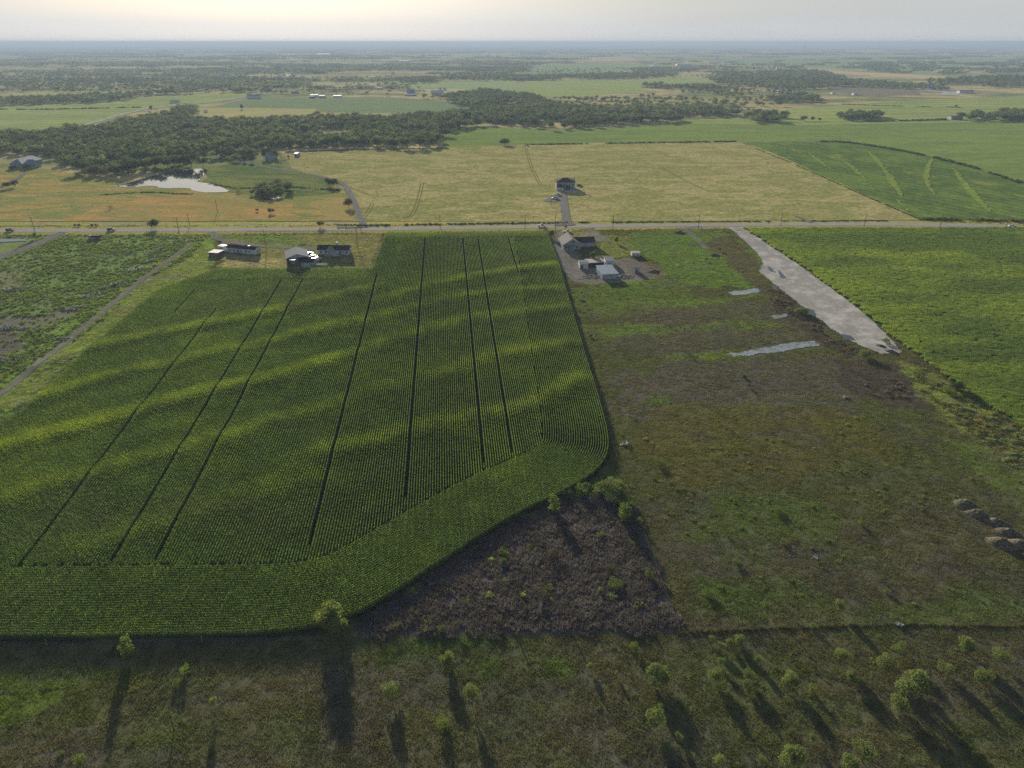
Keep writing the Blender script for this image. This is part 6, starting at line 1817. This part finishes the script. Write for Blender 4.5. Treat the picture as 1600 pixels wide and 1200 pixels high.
# ------------------------------------------------------------------ utility poles
POLEM = simple('pole_wood', (.13, .10, .08), .9, .2, 4)
def pole(px, py, h, lab, arm=True):
    p = PT(px, py); root = link('utility_pole', None, None, p, (0, 0, random.uniform(-.1, .1))); tag(root, lab, 'utility pole')
    bm = bmesh.new(); tube(bm, (0, 0, -.5), (0, 0, h), .19, .13, 8); bm_obj('post', bm, POLEM, root)
    if arm:
        bm = bmesh.new(); box(bm, -.06, .06, -1.1, 1.1, h - .7, h - .55); bm_obj('crossarm', bm, POLEM, root)
        for y_ in (-1, 0, 1):
            bm = bmesh.new(); tube(bm, (0, y_, h - .548 if y_ else h + .003), (0, y_, h - .3 if y_ else h + .25), .06, .05, 6); bm_obj('insulator', bm, STEEL, root)
for px, py, h, lab, arm in (
    (55, 363, 9.5, 'pole beside the mouth of the gravel lane at the left', True), (280, 363, 9.5, 'pole left of the long home driveway, nearest the road', True),
    (297, 355, 9, 'pole just beyond the road left of the driveway', True), (340, 332, 9, 'lone pole standing in the dry meadow', False),
    (416, 390, 12, 'tall pole between the long home and the open barn', False), (559, 388, 11, 'pole at the right end of the ranch house', False),
    (688, 357, 9, 'pole above the middle of the corn by the road', True), (820.5, 357.5, 9, 'pole above the right part of the corn by the road', True),
    (867.5, 364, 13, 'tallest pole at the lane of the grey farmhouse', True), (861, 322, 8, 'pole by the parked vehicles of the two storey house', False),
    (957.5, 361, 9.5, 'roadside pole right of the grey farmhouse', True), (1091, 358, 9.5, 'roadside pole above the little farm lane', True),
    (1219.5, 353.5, 8.5, 'roadside pole right of the gravel strip mouth', True), (1349.5, 356.5, 9.5, 'roadside pole above the middle of the right crop', True),
    (1468, 357.5, 9.5, 'roadside pole second from the right edge', True), (1570, 361, 10, 'roadside pole nearest the right edge', True)):
    pole(px, py, h, lab, arm)
# thin low posts near the right farmhouse and in the yard
# road sign
p = PT(1200, 353); root = link('road_sign', None, None, p); tag(root, 'small orange sign beside the road above the gravel strip', 'sign')
bm = bmesh.new(); tube(bm, (0, 0, -.3), (0, 0, 1.6), .04, .04, 6); bm_obj('post', bm, STEEL, root)
bm = bmesh.new(); box(bm, -.6, .6, -.04, .0, 1.4, 2.3); bm_obj('panel', bm, simple('orange_panel', (.8, .32, .05), .6, .05, 1), root)

# ------------------------------------------------------------------ fences
WIRE = simple('fence_wire', (.25, .25, .24), .5, .1, 3, metal=.5)
def wire_fence(name, g, label, step=4.0, h=1.3, tall=(), post_mat=STEEL):
    g = resample(g, step); z = terrain(g[:, 0], g[:, 1])
    root = link(name, None, None, (g[0, 0], g[0, 1], z[0])); tag(root, label, 'fence')
    o = Vector((g[0, 0], g[0, 1], z[0]))
    me = None
    for i in range(len(g)):
        if me is None:
            bm = bmesh.new(); box(bm, -.035, .035, -.035, .035, -.4, h); ob = bm_obj('post', bm, post_mat, root); me = ob.data
        else:
            ob = link('post', me, root)
        ob.location = Vector((g[i, 0], g[i, 1], z[i])) - o
    bm = bmesh.new()
    for hh in (.35, .65, .95, 1.22):
        for i in range(len(g) - 1):
            a = Vector((g[i, 0], g[i, 1], z[i] + hh * h / 1.3)) - o; b = Vector((g[i + 1, 0], g[i + 1, 1], z[i + 1] + hh * h / 1.3)) - o
            tube(bm, a, b, .012, .012, 3)
    bm_obj('wire', bm, WIRE, root)
    return root, o
fg = np.array(pts([(-60, 1010), (75, 1010), (160, 1006), (235, 1004), (420, 1002), (560, 1000), (700, 996), (880, 994), (1062, 990), (1130, 985.5), (1240, 982), (1330, 979.5), (1400, 977), (1500, 978.5), (1660, 978.5)]))
root, o = wire_fence('wire_fence', fg, 'wire fence running right across the picture below the corn and the dead weeds', 4.2)
me = None
for px, py, h in ((1095.5, 986, 2.3), (1229, 982, 2.2), (1365, 979, 2.2), (1488, 977.5, 2.6), (1066, 991, 1.8), (895, 994, 1.9), (808, 995, 1.9), (316, 1005, 1.9), (74, 1010, 1.9)):
    p = PT(px, py)
    bm = bmesh.new(); tube(bm, (0, 0, -.4), (.12, .02, h), .13, .11, 8); bm_obj('wooden_post', bm, WOOD, root, p - o)
# rail fence at the road in front of the ranch house
g = np.array(pts([(385, 364), (460, 363.5), (530, 363), (572, 362.5)]))
g = resample(g, 3.0); z = terrain(g[:, 0], g[:, 1]); o = Vector((g[0, 0], g[0, 1], z[0]))
root = link('rail_fence', None, None, o); tag(root, 'dark rail fence along the road above the ranch house lawn', 'fence')
me = None
for i in range(len(g)):
    if me is None:
        bm = bmesh.new(); box(bm, -.08, .08, -.08, .08, -.4, 1.4); ob = bm_obj('post', bm, WOOD, root); me = ob.data
    else: ob = link('post', me, root)
    ob.location = Vector((g[i, 0], g[i, 1], z[i])) - o
for hh in (.5, .9, 1.3):
    bm = bmesh.new()
    for i in range(len(g) - 1):
        tube(bm, Vector((g[i, 0], g[i, 1], z[i] + hh)) - o, Vector((g[i + 1, 0], g[i + 1, 1], z[i + 1] + hh)) - o, .05, .05, 4)
    bm_obj('rail', bm, WOOD, root)
wire_fence('wire_fence', np.array(pts([(860, 372), (873, 410), (898, 490), (918, 562), (944, 645), (958, 700), (990, 790), (1030, 900), (1062, 989)])), 'wire fence along the right side of the corn field', 5.0, 1.2)
wire_fence('wire_fence', np.array(pts([(882, 411), (905, 410), (950, 406), (985, 403)])), 'short fence behind the farmyard sheds', 3.0, 1.2, post_mat=WOOD)
wire_fence('wire_fence', np.array(pts([(984, 365), (1060, 363), (1120, 361)])), 'fence at the top of the green lot by the road', 4.0, 1.2, post_mat=WOOD)

# ------------------------------------------------------------------ mounds and heaps
M_PEB = field_mat('pebble_heap', [A(112, 105, 88, 1.2), A(70, 66, 60, 1.2), A(128, 119, 100, 1.2), A(80, 76, 68, 1.2)], 1.6, fine=.35, fscale=5, bump=.9, bdist=.15)
M_BRUSH = field_mat('brushy_earth', [A(74, 76, 46), A(62, 70, 40), A(78, 74, 52)], .6, fine=.4, fscale=2.5, bump=.9, bdist=.2)
M_SOIL = field_mat('dark_soil_heap', [A(74, 68, 62, 2.2), A(58, 54, 50, 2.2)], .8, fine=.35, fscale=3, bump=.8, bdist=.15)
def mound(name, px, py, rx, ry, h, mat, label, rot=0, seed=0, cat='mound', group=None):
    n = 22
    V = []; Fc = []
    for j in range(n):
        r_ = j / (n - 1)
        for i in range(28):
            a = 2 * math.pi * i / 28
            V.append([math.cos(a) * rx * r_, math.sin(a) * ry * r_, 0])
    V = np.array(V); r_ = np.hypot(V[:, 0] / rx, V[:, 1] / ry)
    k = .8 + .4 * fbm(V[:, 0] * .5 + seed * 7, V[:, 1] * .5, 200 + seed, 2)
    V[:, 2] = h * np.clip(1 - (r_ * k) ** 1.25, 0, 1) + .25 * h * (fbm(V[:, 0] * 1.2 + seed * 7, V[:, 1] * 1.2, 210 + seed, 4) - .5) * (1 - r_) * 2 - .12
    V[r_ > .99, 2] = -.3
    for j in range(n - 1):
        for i in range(28):
            a = j * 28 + i; b = j * 28 + (i + 1) % 28
            Fc.append((a, a + 28, b + 28, b))
    o = link(name, mesh_np(name, V, Fc, mat, smooth=True), None, PT(px, py), (0, 0, rot))
    return tag(o, label, cat, group)
MG = 'row of gravel mounds at the right'
mound('gravel_mound', 1508, 789, 3.6, 2.7, 1.9, M_PEB, 'uppermost pale gravel mound of the row at the right', -.5, 1, group=MG)
mound('gravel_mound', 1527, 803, 3.3, 2.5, 1.7, M_PEB, 'second gravel mound down the row at the right', -.5, 2, group=MG)
mound('gravel_mound', 1556, 817, 3.7, 2.4, 1.7, M_PEB, 'third gravel mound, darkest of the row at the right', -.6, 3, group=MG)
mound('gravel_mound', 1576, 832, 3.4, 2.2, 1.5, M_PEB, 'flat gravel mound above the last pair', -.4, 4, group=MG)
mound('gravel_mound', 1564, 849, 3.9, 2.8, 1.9, M_PEB, 'lowest large gravel mound at the right', -.5, 5, group=MG)
mound('gravel_mound', 1594, 851, 3.4, 2.6, 1.8, M_PEB, 'gravel mound cut by the right edge of the picture', -.4, 6, group=MG)
for i, (px, py, lab) in enumerate(((910, 470, 'pale soil heap, largest of the group right of the corn'), (899, 481, 'pale soil heap touching the corn edge'), (915, 477, 'small pale heap right of the largest one'), (905, 486, 'lowest pale soil heap of the group'), (919, 484, 'rightmost small pale soil heap'), (912, 488, 'tiny pale heap at the bottom of the group'))):
    mound('soil_heap', px, py, 2.6 if i == 0 else 1.7, 1.4, .8 if i == 0 else .5, M_PEB, lab, .1, 10 + i, group='soil heaps beside the corn')
mound('soil_heap', 1022, 425, 4.2, 2.2, 1.1, M_SOIL, 'dark grey heap right of the farmyard', .1, 20)
mound('soil_heap', 1116, 399, 3.6, 2.4, 1.3, M_SOIL, 'grey heap in the green lot right of the farm lane', .1, 21)
mound('soil_heap', 1062, 364, 4.0, 2.2, 1.3, M_SOIL, 'dark heap by the roadside at the top of the green lot', 0, 22)
mound('soil_heap', 412 + 62, 383, 5.0, 2.5, .5, M_SOIL, 'flat dark heap on the lawn behind the open barn', 0, 23)
mound('soil_heap', 343.5, 378, 2.2, 1.4, .9, M_SOIL, 'small dark heap at the bend of the driveway', 0, 24)
mound('gravel_mound', 1392, 550, 3.6, 2.2, 1.1, M_PEB, 'pale gravel pile at the very tip of the gravel strip', -.8, 25)
mound('gravel_mound', 1376, 541, 2.8, 1.8, .9, M_PEB, 'low gravel pile just above the tip of the gravel strip', -.8, 26)
mound('gravel_mound', 1384, 531, 2.0, 1.6, .7, M_PEB, 'small gravel pile at the right side near the strip tip', -.6, 27)
for i, (px, py, lab) in enumerate(((1550, 655, 'big straw covered earth mound beside the right crop'), (1575, 672, 'second straw covered mound below the big one'), (1590, 692, 'straw covered mound at the right edge'), (1555, 690, 'low brushy mound left of the right edge one'), (1588, 712, 'lowest brushy mound at the right edge'), (1506, 640, 'small dark topped mound near the dark bush'))):
    mound('earth_mound', px, py, 4.0, 2.2, .9, M_BRUSH, lab, -.5, 30 + i, group='grassy earth mounds at the right')

# rubble and scrap heaps on the vacant lot
M_RUB = [simple('pale_rubble', (.42, .40, .37), .85, .2, 2), simple('brown_rubble', (.20, .17, .15), .9, .3, 2), simple('blue_rubble', (.20, .24, .30), .6, .2, 2)]
def rubble(px, py, rx, ry, n, label, rot=0, pale=.5):
    rs = random.Random(int(px * 7 + py))
    p = PT(px, py); root = link('rubble_heap', None, None, p, (0, 0, rot)); tag(root, label, 'rubble heap')
    for mi, mat in enumerate(M_RUB):
        bm = bmesh.new()
        cnt = int(n * (pale if mi == 0 else (1 - pale) * (.7 if mi == 1 else .3)))
        for k in range(max(2, cnt)):
            a = rs.uniform(0, 6.28); r_ = math.sqrt(rs.random())
            c = Vector((math.cos(a) * r_ * rx, math.sin(a) * r_ * ry, rs.uniform(.1, 1.5) * (1.1 - r_)))
            s = Vector((rs.uniform(.3, 1.3), rs.uniform(.15, .5), rs.uniform(.06, .3)))
            M_ = Matrix.Translation(c) @ Matrix.Rotation(rs.uniform(0, 6.28), 4, 'Z') @ Matrix.Rotation(rs.uniform(-.5, .5), 4, 'X') @ Matrix.Diagonal((*s, 1))
            bmesh.ops.create_cube(bm, size=1.0, matrix=M_)
        o_ = bm_obj('chunks', bm, mat, root); o_['kind'] = 'stuff'
rubble(288, 376, 6, 2.5, 90, 'pale scrap heap near the road end of the dirt track', .3, .6)
rubble(247, 393, 7, 2.5, 90, 'bluish scrap heap along the dirt track, second from the road', .6, .35)
rubble(236, 408, 5, 1.6, 60, 'pale heap of broken concrete beside the dirt track', .9, .8)
rubble(214, 422, 8, 2.6, 110, 'long pale rubble heap in the middle of the track side', .9, .7)
rubble(180, 446, 8, 3, 90, 'dark brush and scrap heap half way down the track', .8, .15)
rubble(145, 462, 6, 3, 80, 'blue grey scrap heap below the dark one', .8, .2)
rubble(120, 482, 6, 2.5, 80, 'pale topped scrap heap lowest along the track', .7, .45)
rubble(28, 452, 9, 3, 120, 'long pale rubble heap near the left edge', .35, .7)
rubble(15, 512, 5, 1.8, 50, 'pale rubbish heap on bare ground at the left edge', .1, .8)
rubble(35, 514, 2, 1.2, 16, 'single white sheet of scrap on bare ground at the left', .1, .9)
rubble(12, 562, 7, 3, 90, 'bluish grey scrap heap at the left edge near the track', .4, .25)
rubble(95, 530, 4, 2.0, 50, 'small blue grey heap among green weeds at the left', .3, .2)
rubble(978, 695, 1.8, .6, 14, 'bit of pale rubbish right of the corn corner', 0, .8)
rubble(1273, 873, .6, .4, 4, 'single pale stone in the open right pasture', 0, .9)
rubble(1406, 979, .8, .4, 5, 'white scrap lying on the fence line', 0, 1)
rubble(935, 404, 8, 2, 60, 'scattered junk behind the farmyard sheds', 0, .4)
rubble(925, 432, 5, 2.5, 60, 'scattered junk left of the metal shed', 0, .3)
rubble(975, 432, 6, 2.0, 60, 'scattered junk right of the metal shed', 0, .3)
rubble(334, 402, 4, 2, 50, 'scrap pile at the foot of the low weathered shed', 0, .3)
rubble(1322, 622, 1.2, .6, 8, 'pale stone in the dark debris right of the pasture', 0, .9)

# ------------------------------------------------------------------ haze over the plain
def build_haze():
    m, N, L = new_mat('haze_air')
    out = N.new('ShaderNodeOutputMaterial'); v = N.new('ShaderNodeVolumePrincipled')
    v.inputs['Color'].default_value = (*HAZE_COLOR, 1); v.inputs['Density'].default_value = HAZE_DENSITY
    v.inputs['Anisotropy'].default_value = HAZE_ANISO
    L(v.outputs[0], out.inputs['Volume'])
    bm = bmesh.new(); box(bm, -75000, 75000, -2600, 80000, SLOPE * -2000 - 3, 136)
    o = bm_obj('haze', bm, m)
    tag(o, 'thin blue haze lying over the whole plain', None, None, 'stuff')
build_haze()
